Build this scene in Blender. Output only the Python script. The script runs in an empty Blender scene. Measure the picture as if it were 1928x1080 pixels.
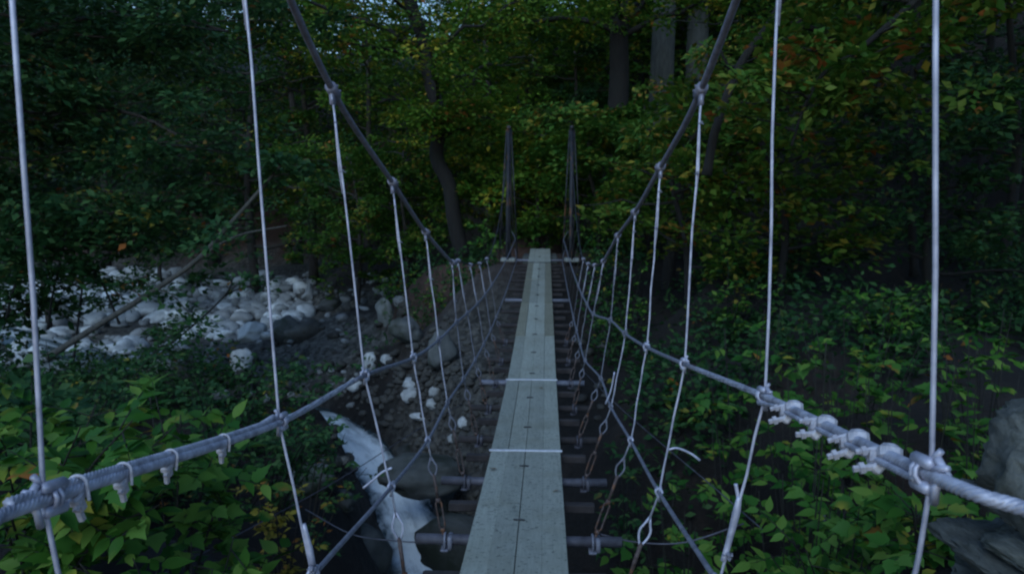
import bpy, math, random
import numpy as np
from mathutils import Vector, Matrix, noise as mnoise

random.seed(11); rng = np.random.default_rng(11)
scene = bpy.context.scene
col = scene.collection
R = math.radians

# ------------------------------------------------------------------ camera
FPX, CX, CY = 1500.0, 964.0, 540.0          # focal length and centre in photograph pixels (1928 x 1080)
CAM = Vector((0.0, 0.0, 6.0))
PITCH, YAW = R(6.54), R(2.427)
cam_d = bpy.data.cameras.new('camera'); cam_o = bpy.data.objects.new('camera', cam_d); col.objects.link(cam_o)
cam_d.sensor_width = 36.0; cam_d.lens = 36.0 * FPX / 1928.0
cam_d.clip_start = 0.05; cam_d.clip_end = 2000
cam_o.location = CAM
cam_o.rotation_euler = (math.pi / 2 - PITCH, 0, YAW)
cam_d.dof.use_dof = True; cam_d.dof.focus_distance = 2.6; cam_d.dof.aperture_fstop = 7.1
scene.camera = cam_o
CAM_ROT = cam_o.rotation_euler.to_matrix()

# ------------------------------------------------------------------ sky, sun, exposure
SUN_EL, SUN_AZ = R(37), R(195)
world = bpy.data.worlds.new('World'); scene.world = world; world.use_nodes = True
wn = world.node_tree.nodes; wl = world.node_tree.links
bg = wn['Background']; bg.inputs['Strength'].default_value = 0.11
sky = wn.new('ShaderNodeTexSky'); sky.sky_type = 'NISHITA'; sky.sun_disc = False
sky.sun_elevation = SUN_EL; sky.sun_rotation = SUN_AZ
sky.air_density = 1.3; sky.dust_density = 0.2; sky.ozone_density = 6.0
wl.new(sky.outputs['Color'], bg.inputs['Color'])
sun_d = bpy.data.lights.new('sun', 'SUN'); sun_d.energy = 0.8; sun_d.angle = R(30); sun_d.color = (0.66, 0.84, 1.0)
sun_o = bpy.data.objects.new('sun', sun_d); col.objects.link(sun_o)
sun_o.rotation_euler = (math.pi / 2 - SUN_EL, 0, math.pi - SUN_AZ)
vs = scene.view_settings
vs.view_transform = 'Standard'; vs.look = 'None'; vs.gamma = 1.0; vs.use_curve_mapping = False
vs.exposure = 0.65
scene.cycles.use_denoising = True
scene.cycles.max_bounces = 4; scene.cycles.diffuse_bounces = 2; scene.cycles.glossy_bounces = 2
scene.cycles.transmission_bounces = 4; scene.cycles.transparent_max_bounces = 4
scene.cycles.filter_width = 2.2

# ------------------------------------------------------------------ helpers
def at(px, py, Y):
    """point of the vertical plane y = Y seen at a photograph pixel"""
    d = CAM_ROT @ Vector(((px - CX) / FPX, (CY - py) / FPX, -1.0))
    return CAM + d * (Y / d.y)

def link(name, data, parent=None):
    o = bpy.data.objects.new(name, data); col.objects.link(o)
    if parent is not None: o.parent = parent
    return o

def tag(o, label=None, cat=None, group=None, kind=None):
    if label: o['label'] = label
    if cat: o['category'] = cat
    if group: o['group'] = group
    if kind: o['kind'] = kind
    return o

def empty(name, loc=(0, 0, 0)):
    o = bpy.data.objects.new(name, None); col.objects.link(o); o.location = loc
    o.empty_display_size = 0.2
    return o

class MB:
    def __init__(s): s.v = []; s.f = []
    def add(s, v, f):
        b = len(s.v); s.v.extend(v); s.f.extend([tuple(i + b for i in q) for q in f])
    def tube(s, pts, rad, sides=8, lobes=0, lobe_amp=0.12, pitch=0.12, caps=True):
        pts = [Vector(p) for p in pts]; n = len(pts)
        if not hasattr(rad, '__len__'): rad = [rad] * n
        t0 = (pts[1] - pts[0]).normalized()
        u = t0.orthogonal().normalized(); vs_ = []; L = 0
        for i, p in enumerate(pts):
            t = (pts[min(i + 1, n - 1)] - pts[max(i - 1, 0)]).normalized()
            u = (u - t * u.dot(t)).normalized(); w = t.cross(u)
            if i: L += (p - pts[i - 1]).length
            for k in range(sides):
                a = 2 * math.pi * k / sides; r = rad[i]
                if lobes: r *= 1 - lobe_amp + lobe_amp * abs(math.cos(lobes * 0.5 * (a + 2 * math.pi * L / pitch / lobes * 1.0))) * 2
                vs_.append(p + u * (r * math.cos(a)) + w * (r * math.sin(a)))
        f = []
        for i in range(n - 1):
            for k in range(sides):
                a = i * sides + k; b = i * sides + (k + 1) % sides
                f.append((a, b, b + sides, a + sides))
        if caps:
            f.append(tuple(reversed(range(sides)))); f.append(tuple(range((n - 1) * sides, n * sides)))
        s.add(vs_, f)
    def box(s, c, size, M=None, bevel=0.0):
        c = Vector(c); hx, hy, hz = [q / 2 for q in size]; v = []; f = []
        if bevel <= 0:
            v = [Vector((x * hx, y * hy, z * hz)) for x in (-1, 1) for y in (-1, 1) for z in (-1, 1)]
            f = [(0, 1, 3, 2), (4, 6, 7, 5), (0, 4, 5, 1), (2, 3, 7, 6), (0, 2, 6, 4), (1, 5, 7, 3)]
        else:
            b = bevel
            ring = [(hx, hy - b), (hx - b, hy), (-hx + b, hy), (-hx, hy - b), (-hx, -hy + b), (-hx + b, -hy), (hx - b, -hy), (hx, -hy + b)]
            sc = lambda q, k: (math.copysign(abs(q[0]) - k, q[0]), math.copysign(abs(q[1]) - k, q[1]))
            for z, k in ((-hz, b), (-hz + b, 0), (hz - b, 0), (hz, b)):
                v += [Vector((*sc(q, k), z)) for q in ring]
            for l in range(3):
                for i in range(8): f.append((l * 8 + i, l * 8 + (i + 1) % 8, l * 8 + 8 + (i + 1) % 8, l * 8 + 8 + i))
            f.append(tuple(reversed(range(8)))); f.append(tuple(range(24, 32)))
        if M is not None: v = [M @ q for q in v]
        s.add([q + c for q in v], f)
    def build(s, name, mat, parent=None, smooth=True):
        me = bpy.data.meshes.new(name); me.from_pydata([tuple(q) for q in s.v], [], s.f); me.update()
        if smooth: me.polygons.foreach_set('use_smooth', [True] * len(me.polygons))
        me.materials.append(mat)
        return link(name, me, parent)

def np_mesh(name, V, F, mat, smooth=False):
    """V (n,3), F (m,k) numpy arrays"""
    me = bpy.data.meshes.new(name); k = F.shape[1]
    me.vertices.add(len(V)); me.vertices.foreach_set('co', V.astype(np.float32).ravel())
    me.loops.add(F.size); me.loops.foreach_set('vertex_index', F.astype(np.int32).ravel())
    me.polygons.add(len(F)); me.polygons.foreach_set('loop_start', np.arange(0, F.size, k, dtype=np.int32))
    if smooth: me.polygons.foreach_set('use_smooth', np.ones(len(F), dtype=bool))
    me.update(calc_edges=True); me.validate()
    me.materials.append(mat)
    return me

def crom(pts, n=8):
    """Catmull-Rom through points"""
    pts = [Vector(p) for p in pts]; out = []
    P = [pts[0] * 2 - pts[1]] + pts + [pts[-1] * 2 - pts[-2]]
    for i in range(1, len(P) - 2):
        a, b, c, d = P[i - 1:i + 3]
        for k in range(n):
            t = k / n
            out.append(0.5 * ((2 * b) + (c - a) * t + (2 * a - 5 * b + 4 * c - d) * t * t + (3 * b - a - 3 * c + d) * t ** 3))
    out.append(pts[-1]); return out

# ------------------------------------------------------------------ materials
def newmat(name):
    m = bpy.data.materials.new(name); m.use_nodes = True
    nt = m.node_tree; return m, nt.nodes, nt.links, nt.nodes['Principled BSDF']

def ramp(N, stops, interp='LINEAR'):
    r = N.new('ShaderNodeValToRGB'); r.color_ramp.interpolation = interp; e = r.color_ramp.elements
    e[0].position, e[0].color = stops[0][0], (*stops[0][1], 1)
    e[1].position, e[1].color = stops[-1][0], (*stops[-1][1], 1)
    for p, c in stops[1:-1]:
        q = e.new(p); q.color = (*c, 1)
    return r

def noise_node(N, L, scale, detail=4, rough=0.6, coord='Object', vec=None, scl=None):
    n = N.new('ShaderNodeTexNoise'); n.inputs['Scale'].default_value = scale
    n.inputs['Detail'].default_value = detail; n.inputs['Roughness'].default_value = rough
    tc = N.new('ShaderNodeTexCoord')
    if scl:
        mp = N.new('ShaderNodeMapping'); mp.inputs['Scale'].default_value = scl
        L.new(tc.outputs[coord], mp.inputs['Vector']); L.new(mp.outputs['Vector'], n.inputs['Vector'])
    else: L.new(tc.outputs[coord], n.inputs['Vector'])
    return n

def mixc(N, L, fac, a, b, mode='MIX'):
    m = N.new('ShaderNodeMix'); m.data_type = 'RGBA'; m.blend_type = mode
    for sock, val in ((m.inputs[0], fac), (m.inputs[6], a), (m.inputs[7], b)):
        if hasattr(val, 'links'): L.new(val, sock)
        elif isinstance(val, (int, float)): sock.default_value = val
        else: sock.default_value = (*val, 1)
    return m.outputs[2]

def bump(N, L, h, P, strength=0.3, dist=0.02):
    b = N.new('ShaderNodeBump'); b.inputs['Strength'].default_value = strength; b.inputs['Distance'].default_value = dist
    L.new(h, b.inputs['Height']); L.new(b.outputs['Normal'], P.inputs['Normal'])

def metal(name, c1, c2, metallic=0.35, rough=0.5, rust=0.0, scale=25):
    m, N, L, P = newmat(name)
    n = noise_node(N, L, scale, 5); r = ramp(N, [(0.35, c1), (0.65, c2)]); L.new(n.outputs['Fac'], r.inputs['Fac'])
    c = r.outputs['Color']
    if rust > 0:
        n2 = noise_node(N, L, scale * 0.4, 5); r2 = ramp(N, [(0.62 - rust * 0.3, (0, 0, 0)), (0.7 - rust * 0.2, (1, 1, 1))])
        L.new(n2.outputs['Fac'], r2.inputs['Fac']); c = mixc(N, L, r2.outputs['Color'], c, (0.16, 0.07, 0.035))
    L.new(c, P.inputs['Base Color']); P.inputs['Metallic'].default_value = metallic; P.inputs['Roughness'].default_value = rough
    bump(N, L, n.outputs['Fac'], P, 0.25, 0.003)
    return m

M = {}
M['wire'] = metal('galvanised_wire', (0.30, 0.30, 0.37), (0.58, 0.57, 0.67), 0.35, 0.45, 0, 14)
M['rail'] = metal('galvanised_rope', (0.24, 0.24, 0.29), (0.52, 0.52, 0.60), 0.3, 0.5, 0.0)
M['main'] = metal('weathered_rope', (0.16, 0.155, 0.20), (0.26, 0.25, 0.31), 0.2, 0.6)
M['clip'] = metal('clip_steel', (0.34, 0.32, 0.35), (0.58, 0.56, 0.60), 0.3, 0.55, 0.0, 60)
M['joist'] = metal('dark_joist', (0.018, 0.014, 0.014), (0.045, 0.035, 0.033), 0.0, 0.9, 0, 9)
M['darkwire'] = metal('darker_wire', (0.12, 0.12, 0.15), (0.22, 0.22, 0.26), 0.2, 0.6)  # wire toned down, mostly to dim the far runs
M['rust'] = metal('rusty_steel', (0.04, 0.024, 0.02), (0.11, 0.08, 0.075), 0.2, 0.7, 0.3, 40)
M['beam'] = metal('beam_steel', (0.05, 0.046, 0.057), (0.11, 0.105, 0.125), 0.25, 0.6, 0.0, 9)
M['dark'] = metal('dark_steel', (0.02, 0.02, 0.022), (0.05, 0.05, 0.055), 0.3, 0.6)
M['strip'] = metal('bright_strip', (0.55, 0.54, 0.58), (0.75, 0.74, 0.78), 0.2, 0.4)
M['post'] = metal('post_steel', (0.015, 0.016, 0.02), (0.035, 0.036, 0.043), 0.2, 0.6, 0.1, 6)
M['concrete'] = metal('concrete', (0.18, 0.19, 0.18), (0.30, 0.31, 0.29), 0.0, 0.9, 0, 9)

def wood(name, c1, c2, edge):
    m, N, L, P = newmat(name)
    g = noise_node(N, L, 3.0, 6, 0.65, 'Object', scl=(22, 1.0, 22)); r = ramp(N, [(0.3, c1), (0.7, c2)]); L.new(g.outputs['Fac'], r.inputs['Fac'])
    oi = N.new('ShaderNodeObjectInfo'); v = N.new('ShaderNodeMapRange'); L.new(oi.outputs['Random'], v.inputs['Value'])
    v.inputs['To Min'].default_value = 0.82; v.inputs['To Max'].default_value = 1.12
    sp = noise_node(N, L, 38, 3, 0.5); rs = ramp(N, [(0.60, (0, 0, 0)), (0.68, (1, 1, 1))]); L.new(sp.outputs['Fac'], rs.inputs['Fac'])
    st = noise_node(N, L, 2.2, 4, 0.6); rt = ramp(N, [(0.48, (0, 0, 0)), (0.72, (1, 1, 1))]); L.new(st.outputs['Fac'], rt.inputs['Fac'])
    c = mixc(N, L, rs.outputs['Color'], r.outputs['Color'], tuple(x * 0.45 for x in c1))
    fm = N.new('ShaderNodeMath'); fm.operation = 'MULTIPLY'; fm.inputs[1].default_value = 0.5; L.new(rt.outputs['Color'], fm.inputs[0])
    bl_ = noise_node(N, L, 13, 5, 0.7); rb = ramp(N, [(0.56, (0, 0, 0)), (0.74, (.8, .8, .8))]); L.new(bl_.outputs['Fac'], rb.inputs['Fac'])
    c = mixc(N, L, fm.outputs[0], c, edge)
    c = mixc(N, L, rb.outputs['Color'], c, tuple(x * 0.5 for x in c1))
    vm = N.new('ShaderNodeVectorMath'); vm.operation = 'SCALE'; L.new(c, vm.inputs[0]); L.new(v.outputs['Result'], vm.inputs['Scale'])
    L.new(vm.outputs[0], P.inputs['Base Color']); P.inputs['Roughness'].default_value = 0.75
    bump(N, L, g.outputs['Fac'], P, 0.5, 0.006)
    return m
M['plank'] = wood('weathered_plank', (0.26, 0.27, 0.225), (0.37, 0.375, 0.31), (0.21, 0.205, 0.14))
M['plank_moss'] = wood('mossy_plank', (0.17, 0.16, 0.115), (0.26, 0.25, 0.18), (0.14, 0.13, 0.08))

def rockmat(name, c1, c2, moss, moss_amt, scale=2.0):
    m, N, L, P = newmat(name)
    n = noise_node(N, L, scale, 8, 0.65); r = ramp(N, [(0.3, c1), (0.7, c2)]); L.new(n.outputs['Fac'], r.inputs['Fac'])
    oi = N.new('ShaderNodeObjectInfo'); v = N.new('ShaderNodeMapRange'); L.new(oi.outputs['Random'], v.inputs['Value'])
    v.inputs['To Min'].default_value = 0.8 if c1[0] > .5 else 0.42; v.inputs['To Max'].default_value = 1.2
    gi = N.new('ShaderNodeNewGeometry'); v2 = N.new('ShaderNodeMapRange'); L.new(gi.outputs['Random Per Island'], v2.inputs['Value'])
    v2.inputs['To Min'].default_value = 0.7; v2.inputs['To Max'].default_value = 1.15
    n2 = noise_node(N, L, scale * 0.8, 6, 0.7, 'Generated'); r2 = ramp(N, [(0.62 - moss_amt * 0.3, (0, 0, 0)), (0.78 - moss_amt * 0.3, (1, 1, 1))]); L.new(n2.outputs['Fac'], r2.inputs['Fac'])
    c = mixc(N, L, r2.outputs['Color'], r.outputs['Color'], moss)
    mm = N.new('ShaderNodeMath'); mm.operation = 'MULTIPLY'; L.new(v.outputs['Result'], mm.inputs[0]); L.new(v2.outputs['Result'], mm.inputs[1])
    vm = N.new('ShaderNodeVectorMath'); vm.operation = 'SCALE'; L.new(c, vm.inputs[0]); L.new(mm.outputs[0], vm.inputs['Scale'])
    L.new(vm.outputs[0], P.inputs['Base Color']); P.inputs['Roughness'].default_value = 0.85
    bump(N, L, n.outputs['Fac'], P, 0.6, 0.04)
    return m
M['stone'] = rockmat('river_stone', (0.36, 0.37, 0.37), (0.62, 0.63, 0.62), (0.17, 0.18, 0.15), 0.1)
M['pale'] = rockmat('pale_boulder', (0.55, 0.56, 0.55), (0.72, 0.73, 0.71), (0.4, 0.31, 0.28), 0.0)
M['grey'] = rockmat('grey_boulder', (0.15, 0.16, 0.155), (0.28, 0.29, 0.28), (0.07, 0.09, 0.05), 0.35)
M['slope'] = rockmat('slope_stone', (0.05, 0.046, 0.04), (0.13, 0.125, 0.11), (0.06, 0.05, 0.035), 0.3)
M['outcrop'] = rockmat('outcrop_rock', (0.075, 0.078, 0.066), (0.19, 0.195, 0.17), (0.045, 0.05, 0.032), 0.4, 6.0)
M['mossrock'] = rockmat('mossy_boulder', (0.06, 0.065, 0.06), (0.14, 0.145, 0.135), (0.025, 0.035, 0.018), 0.6)

def bark(name, c1, c2, moss=(0.05, 0.06, 0.03), sc=6):
    m, N, L, P = newmat(name)
    n = noise_node(N, L, sc, 6, 0.7, 'Object', scl=(2.5, 2.5, 0.45)); r = ramp(N, [(0.35, c1), (0.68, c2)]); L.new(n.outputs['Fac'], r.inputs['Fac'])
    n2 = noise_node(N, L, 0.9, 4); r2 = ramp(N, [(0.5, (0, 0, 0)), (0.75, (0.7, 0.7, 0.7))]); L.new(n2.outputs['Fac'], r2.inputs['Fac'])
    L.new(mixc(N, L, r2.outputs['Color'], r.outputs['Color'], moss), P.inputs['Base Color']); P.inputs['Roughness'].default_value = 0.9
    bump(N, L, n.outputs['Fac'], P, 0.8, 0.05)
    return m
M['bark_dark'] = bark('dark_bark', (0.006, 0.0055, 0.005), (0.016, 0.014, 0.012), (0.011, 0.014, 0.007))
M['bark_grey'] = bark('grey_bark', (0.055, 0.06, 0.055), (0.125, 0.13, 0.12), (0.05, 0.058, 0.04), 4)
M['bark_brown'] = bark('brown_bark', (0.022, 0.018, 0.015), (0.06, 0.05, 0.042), (0.03, 0.035, 0.02))
M['bark_log'] = bark('log_bark', (0.035, 0.034, 0.03), (0.085, 0.08, 0.07), (0.04, 0.045, 0.03))
M['twig'] = bark('twig_bark', (0.010, 0.009, 0.007), (0.028, 0.024, 0.018), (0.02, 0.025, 0.012))

def leafmat(name, greens, yellow=0.1, orange=0.03, clump=0.6, yc=(0.30, 0.24, 0.035), oc=(0.32, 0.11, 0.03)):
    """greens: three leaf colours picked per leaf; yellow, orange: share of turning leaves, gathered in clumps"""
    m, N, L, P = newmat(name)
    gi = N.new('ShaderNodeNewGeometry'); oi = N.new('ShaderNodeObjectInfo')
    ad = N.new('ShaderNodeMath'); ad.operation = 'ADD'; L.new(gi.outputs['Random Per Island'], ad.inputs[0]); L.new(oi.outputs['Random'], ad.inputs[1])
    fr = N.new('ShaderNodeMath'); fr.operation = 'FRACT'; L.new(ad.outputs[0], fr.inputs[0])
    rnd = fr.outputs[0]
    r = ramp(N, [(0.0, greens[0]), (0.5, greens[1]), (1.0, greens[2])]); L.new(rnd, r.inputs['Fac'])
    wn_ = N.new('ShaderNodeTexNoise'); wn_.inputs['Scale'].default_value = clump; wn_.inputs['Detail'].default_value = 3
    L.new(gi.outputs['Position'], wn_.inputs['Vector'])
    wn2 = N.new('ShaderNodeTexWhiteNoise'); wn2.noise_dimensions = '1D'; L.new(rnd, wn2.inputs['W'])
    def mask(amount, noise_out, off):
        # clump noise + a per-leaf jitter, cut by a threshold that follows the wished share
        mr = N.new('ShaderNodeMapRange'); L.new(wn2.outputs['Value'], mr.inputs['Value']); mr.inputs['To Min'].default_value = -0.17; mr.inputs['To Max'].default_value = 0.17
        a = N.new('ShaderNodeMath'); a.operation = 'ADD'; L.new(noise_out, a.inputs[0]); L.new(mr.outputs['Result'], a.inputs[1])
        g = N.new('ShaderNodeMapRange'); L.new(a.outputs[0], g.inputs['Value'])
        th = 0.74 - amount * 0.6
        g.inputs['From Min'].default_value = th; g.inputs['From Max'].default_value = th + 0.1
        return g.outputs['Result']
    sep = N.new('ShaderNodeSeparateColor'); L.new(wn_.outputs['Color'], sep.inputs['Color'])
    c = mixc(N, L, mask(yellow, sep.outputs[0], 0), r.outputs['Color'], yc)
    c = mixc(N, L, mask(orange, sep.outputs[1], 0), c, oc)
    L.new(c, P.inputs['Base Color']); P.inputs['Roughness'].default_value = 0.5
    P.inputs['Specular IOR Level'].default_value = 0.12
    tr = N.new('ShaderNodeBsdfTranslucent'); L.new(c, tr.inputs['Color'])
    mx = N.new('ShaderNodeMixShader'); mx.inputs[0].default_value = 0.3
    L.new(P.outputs[0], mx.inputs[1]); L.new(tr.outputs[0], mx.inputs[2]); L.new(mx.outputs[0], N['Material Output'].inputs['Surface'])
    return m
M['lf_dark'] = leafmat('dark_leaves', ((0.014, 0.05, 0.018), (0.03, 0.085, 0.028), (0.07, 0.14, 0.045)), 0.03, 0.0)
M['lf_mid'] = leafmat('green_leaves', ((0.025, 0.085, 0.014), (0.055, 0.14, 0.022), (0.12, 0.20, 0.03)), 0.14, 0.02)
M['lf_yel'] = leafmat('turning_leaves', ((0.04, 0.11, 0.012), (0.075, 0.17, 0.02), (0.15, 0.23, 0.03)), 0.19, 0.035, 0.6, (0.38, 0.32, 0.035))
M['lf_org'] = leafmat('orange_tinged_leaves', ((0.03, 0.095, 0.014), (0.07, 0.15, 0.022), (0.14, 0.19, 0.03)), 0.16, 0.12, 1.1)
M['lf_near'] = leafmat('shrub_leaves', ((0.015, 0.07, 0.010), (0.05, 0.14, 0.018), (0.15, 0.25, 0.045)), 0.10, 0.0, 2.0, (0.24, 0.25, 0.035))
M['lf_light'] = leafmat('pale_green_leaves', ((0.022, 0.09, 0.014), (0.05, 0.145, 0.024), (0.11, 0.22, 0.042)), 0.07, 0.01, 2.0, (0.32, 0.28, 0.04))
M['lf_gold'] = leafmat('golden_fern', ((0.10, 0.10, 0.02), (0.16, 0.13, 0.02), (0.22, 0.15, 0.03)), 0.5, 0.2, 2.0)

def groundmat():
    m, N, L, P = newmat('forest_floor')
    n = noise_node(N, L, 0.35, 8, 0.7); r = ramp(N, [(0.38, (0.006, 0.0055, 0.0045)), (0.52, (0.012, 0.009, 0.007)), (0.66, (0.028, 0.018, 0.013))]); L.new(n.outputs['Fac'], r.inputs['Fac'])
    n2 = noise_node(N, L, 9, 6, 0.7); r2 = ramp(N, [(0.35, (0.55, 0.55, 0.55)), (0.7, (1.5, 1.4, 1.3))]); L.new(n2.outputs['Fac'], r2.inputs['Fac'])
    ga = N.new('ShaderNodeAttribute'); ga.attribute_name = 'gravel'
    vo = N.new('ShaderNodeTexVoronoi'); vo.inputs['Scale'].default_value = 7; tc = N.new('ShaderNodeTexCoord'); L.new(tc.outputs['Object'], vo.inputs['Vector'])
    bw = N.new('ShaderNodeRGBToBW'); L.new(vo.outputs['Color'], bw.inputs['Color'])
    rg = ramp(N, [(0.2, (0.035, 0.035, 0.03)), (0.8, (0.16, 0.16, 0.15))]); L.new(bw.outputs['Val'], rg.inputs['Fac'])
    la = N.new('ShaderNodeAttribute'); la.attribute_name = 'litter'
    c0 = mixc(N, L, la.outputs['Fac'], r.outputs['Color'], (0.11, 0.06, 0.045))
    c0 = mixc(N, L, ga.outputs['Fac'], c0, rg.outputs['Color'])
    L.new(mixc(N, L, 1.0, c0, r2.outputs['Color'], 'MULTIPLY'), P.inputs['Base Color']); P.inputs['Roughness'].default_value = 0.95
    bump(N, L, n2.outputs['Fac'], P, 0.8, 0.12)
    return m
M['ground'] = groundmat()

def watermat():
    m, N, L, P = newmat('white_water')
    at_ = N.new('ShaderNodeAttribute'); at_.attribute_name = 'foam'
    n = N.new('ShaderNodeTexNoise'); n.inputs['Scale'].default_value = 1.0; n.inputs['Detail'].default_value = 6; n.inputs['Roughness'].default_value = 0.6
    fl = N.new('ShaderNodeAttribute'); fl.attribute_name = 'flow'; mp = N.new('ShaderNodeMapping'); mp.inputs['Scale'].default_value = (7, .9, 1)
    L.new(fl.outputs['Vector'], mp.inputs['Vector']); L.new(mp.outputs['Vector'], n.inputs['Vector'])
    r = ramp(N, [(0.36, (0, 0, 0)), (0.72, (1, 1, 1))])
    a = N.new('ShaderNodeMath'); a.operation = 'MULTIPLY_ADD'; L.new(at_.outputs['Fac'], a.inputs[0]); a.inputs[1].default_value = 0.54; 
    s = N.new('ShaderNodeMath'); s.operation = 'SUBTRACT'; L.new(n.outputs['Fac'], s.inputs[0]); s.inputs[1].default_value = 0.27
    L.new(s.outputs[0], a.inputs[2]); L.new(a.outputs[0], r.inputs['Fac'])
    c = mixc(N, L, r.outputs['Color'], (0.03, 0.05, 0.055), (0.84, 0.89, 0.91)); L.new(c, P.inputs['Base Color'])
    rr = N.new('ShaderNodeMapRange'); L.new(r.outputs['Color'], rr.inputs['Value']); rr.inputs['To Min'].default_value = 0.08; rr.inputs['To Max'].default_value = 0.6
    L.new(rr.outputs['Result'], P.inputs['Roughness'])
    bump(N, L, n.outputs['Fac'], P, 0.7, 0.12)
    return m
M['water'] = watermat()

# ------------------------------------------------------------------ terrain
# control points: photograph pixel and distance along the bridge -> a point of the ground
CTRL_PX = [(-150, 500, 62), (0, 522, 57), (0, 600, 40), (-60, 700, 30), (200, 520, 55), (200, 600, 39), (200, 690, 28), (330, 640, 33), (400, 528, 50), (400, 610, 37),
           (540, 555, 41), (540, 650, 32), (520, 720, 25), (640, 600, 33), (690, 700, 25), (720, 575, 30), (750, 650, 23), (825, 700, 18.5),
           (780, 770, 17.5), (860, 800, 15.8), (900, 660, 17.8), (850, 880, 14.2), (950, 492, 22.3), (1015, 476, 24), (1072, 492, 22.3), (850, 486, 27),
           (700, 490, 40), (560, 500, 50), (1020, 440, 31), (1150, 470, 27), (1300, 440, 30), (1150, 620, 19.5), (1100, 700, 17.5), (1080, 850, 14.5),
           (1400, 520, 18), (1600, 440, 22), (1600, 620, 13), (1700, 760, 8.5), (1500, 900, 7.8), (1330, 900, 9.5), (1230, 1000, 10), (1300, 700, 13.5),
           (1850, 1060, 4.5), (1900, 690, 12), (40, 900, 5.5), (-200, 800, 7), (300, 1060, 6.3), (480, 1110, 9.0), (560, 985, 12.2), (400, 860, 14), (150, 800, 15)]
CTRL = [tuple(at(*c)) for c in CTRL_PX] + [(-3, 3.0, 3.2), (3, 2.5, 3.3), (0, 1.0, 3.9), (0, 4.5, 1.0), (-1.8, 10, -0.6), (-1.4, 7.2, -0.1), (-2.6, 12.0, -0.5), (0, -4, 4.2), (-6, -5, 4.5), (7, -4, 4.6), (1, 8, 0.7), (8, 5, 3.2), (12, 9, 4.2)]
CT = np.array(CTRL)
# the stream, upstream to downstream: x, y, surface z, half width
STREAM = [(-52, 44, 0.9, .8), (-33, 36, 0.7, .7), (-20.5, 30.5, 0.45, .7), (-13, 24.9, 0.25, .8), (-8.8, 22.4, 0.12, 1.0), (-6.0, 20.4, 0.0, .8), (-4.75, 19.1, -0.12, .68), (-3.95, 18.0, -0.30, .58),
          (-3.25, 17.0, -0.60, .55), (-2.65, 15.7, -1.0, .6), (-2.1, 14.2, -1.15, .7), (-0.6, 11.2, -1.3, .9), (4, 7, -1.5, 1.2), (14, 2, -1.7, 1.5)]
SP = crom([(a, b, c) for a, b, c, d in STREAM], 8)
SW = [v.x for v in crom([(d, 0, 0) for a, b, c, d in STREAM], 8)]
SPn = np.array([tuple(p) for p in SP]); SWn = np.array(SW)

def ground_z(x, y):
    x = np.atleast_1d(np.asarray(x, float)); y = np.atleast_1d(np.asarray(y, float))
    out = np.zeros_like(x)
    for i0 in range(0, len(x), 20000):
        xs = x[i0:i0 + 20000]; ys = y[i0:i0 + 20000]
        d2 = (xs[:, None] - CT[None, :, 0]) ** 2 + (ys[:, None] - CT[None, :, 1]) ** 2
        s = 0.5 + 0.02 * np.hypot(xs, ys)[:, None] ** 1.0
        w = 1.0 / (d2 + s * s) ** 1.6
        z = (w * CT[None, :, 2]).sum(1) / w.sum(1)
        # hill behind
        y0 = np.interp(xs, [-40, -16, -9, -2, 6, 12, 30], [60, 57, 47, 38, 32, 26, 20])
        t = np.maximum(0, ys - y0); z = z + 30 * (1 - np.exp(-t * 0.03))
        z = z + 10 * (1 - np.exp(-np.maximum(0, xs - 13) * 0.04)) + 10 * (1 - np.exp(-np.maximum(0, -xs - 38) * 0.04))
        # bumps
        z = z + 0.10 * np.sin(xs * 1.7 + 0.6 * ys) * np.cos(ys * 1.3 - 0.4 * xs) + 0.05 * np.sin(xs * 4.1 + 1) * np.sin(ys * 3.7)
        # stream bed
        ds = np.sqrt((xs[:, None] - SPn[None, :, 0]) ** 2 + (ys[:, None] - SPn[None, :, 1]) ** 2)
        k = ds.argmin(1); dd = ds[np.arange(len(xs)), k]; wd = SWn[k]; zb = SPn[k, 2]
        t = np.clip((dd - wd * 0.75) / (wd * 0.9 + 0.8), 0, 1); t = t * t * (3 - 2 * t)
        z = (zb - 0.35) * (1 - t) + np.maximum(z, zb - 0.2) * t
        out[i0:i0 + 20000] = z
    return out
def gz(x, y): return float(ground_z(x, y)[0])

def make_ground():
    n = 260
    u = np.linspace(-1, 1, n); xs = 34 * u + 366 * np.sign(u) * np.abs(u) ** 6
    v = np.linspace(0, 1, n); ys = -16 + 62 * v + 450 * v ** 5
    X, Y = np.meshgrid(xs, ys); Z = ground_z(X.ravel(), Y.ravel())
    V = np.stack([X.ravel(), Y.ravel(), Z], 1)
    i = np.arange(n - 1); a = (i[:, None] * n + i[None, :]).ravel()
    F = np.stack([a, a + 1, a + n + 1, a + n], 1)
    me = np_mesh('ground', V, F, M['ground'], True)
    # share of bare gravel: the river bar on the left and the slope by the far end of the deck
    gx, gy = V[:, 0], V[:, 1]
    bar = ((gx < -5) & (gy > 22) & (gy < 61) & (Z < 1.7)).astype(float)
    sl = np.clip(1.5 - np.hypot((gx + 2.2) / 1.6, (gy - 17.5) / 4.0), 0, 1)
    a = me.attributes.new('gravel', 'FLOAT', 'POINT'); a.data.foreach_set('value', np.maximum(bar * .8, sl * .6).astype(np.float32))
    lit = np.clip(1.4 - np.hypot((gx + 1.6) / 3.2, (gy - 27.5) / 5.0), 0, 1); far = ((gx < -12) & (gy > 54) & (gy < 66)) * .7       # fallen leaves on the path and on the far cut bank
    a = me.attributes.new('litter', 'FLOAT', 'POINT'); a.data.foreach_set('value', np.maximum(lit, far).astype(np.float32))
    o = link('ground', me); tag(o, kind='structure')
    return o
ground = make_ground()

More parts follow.
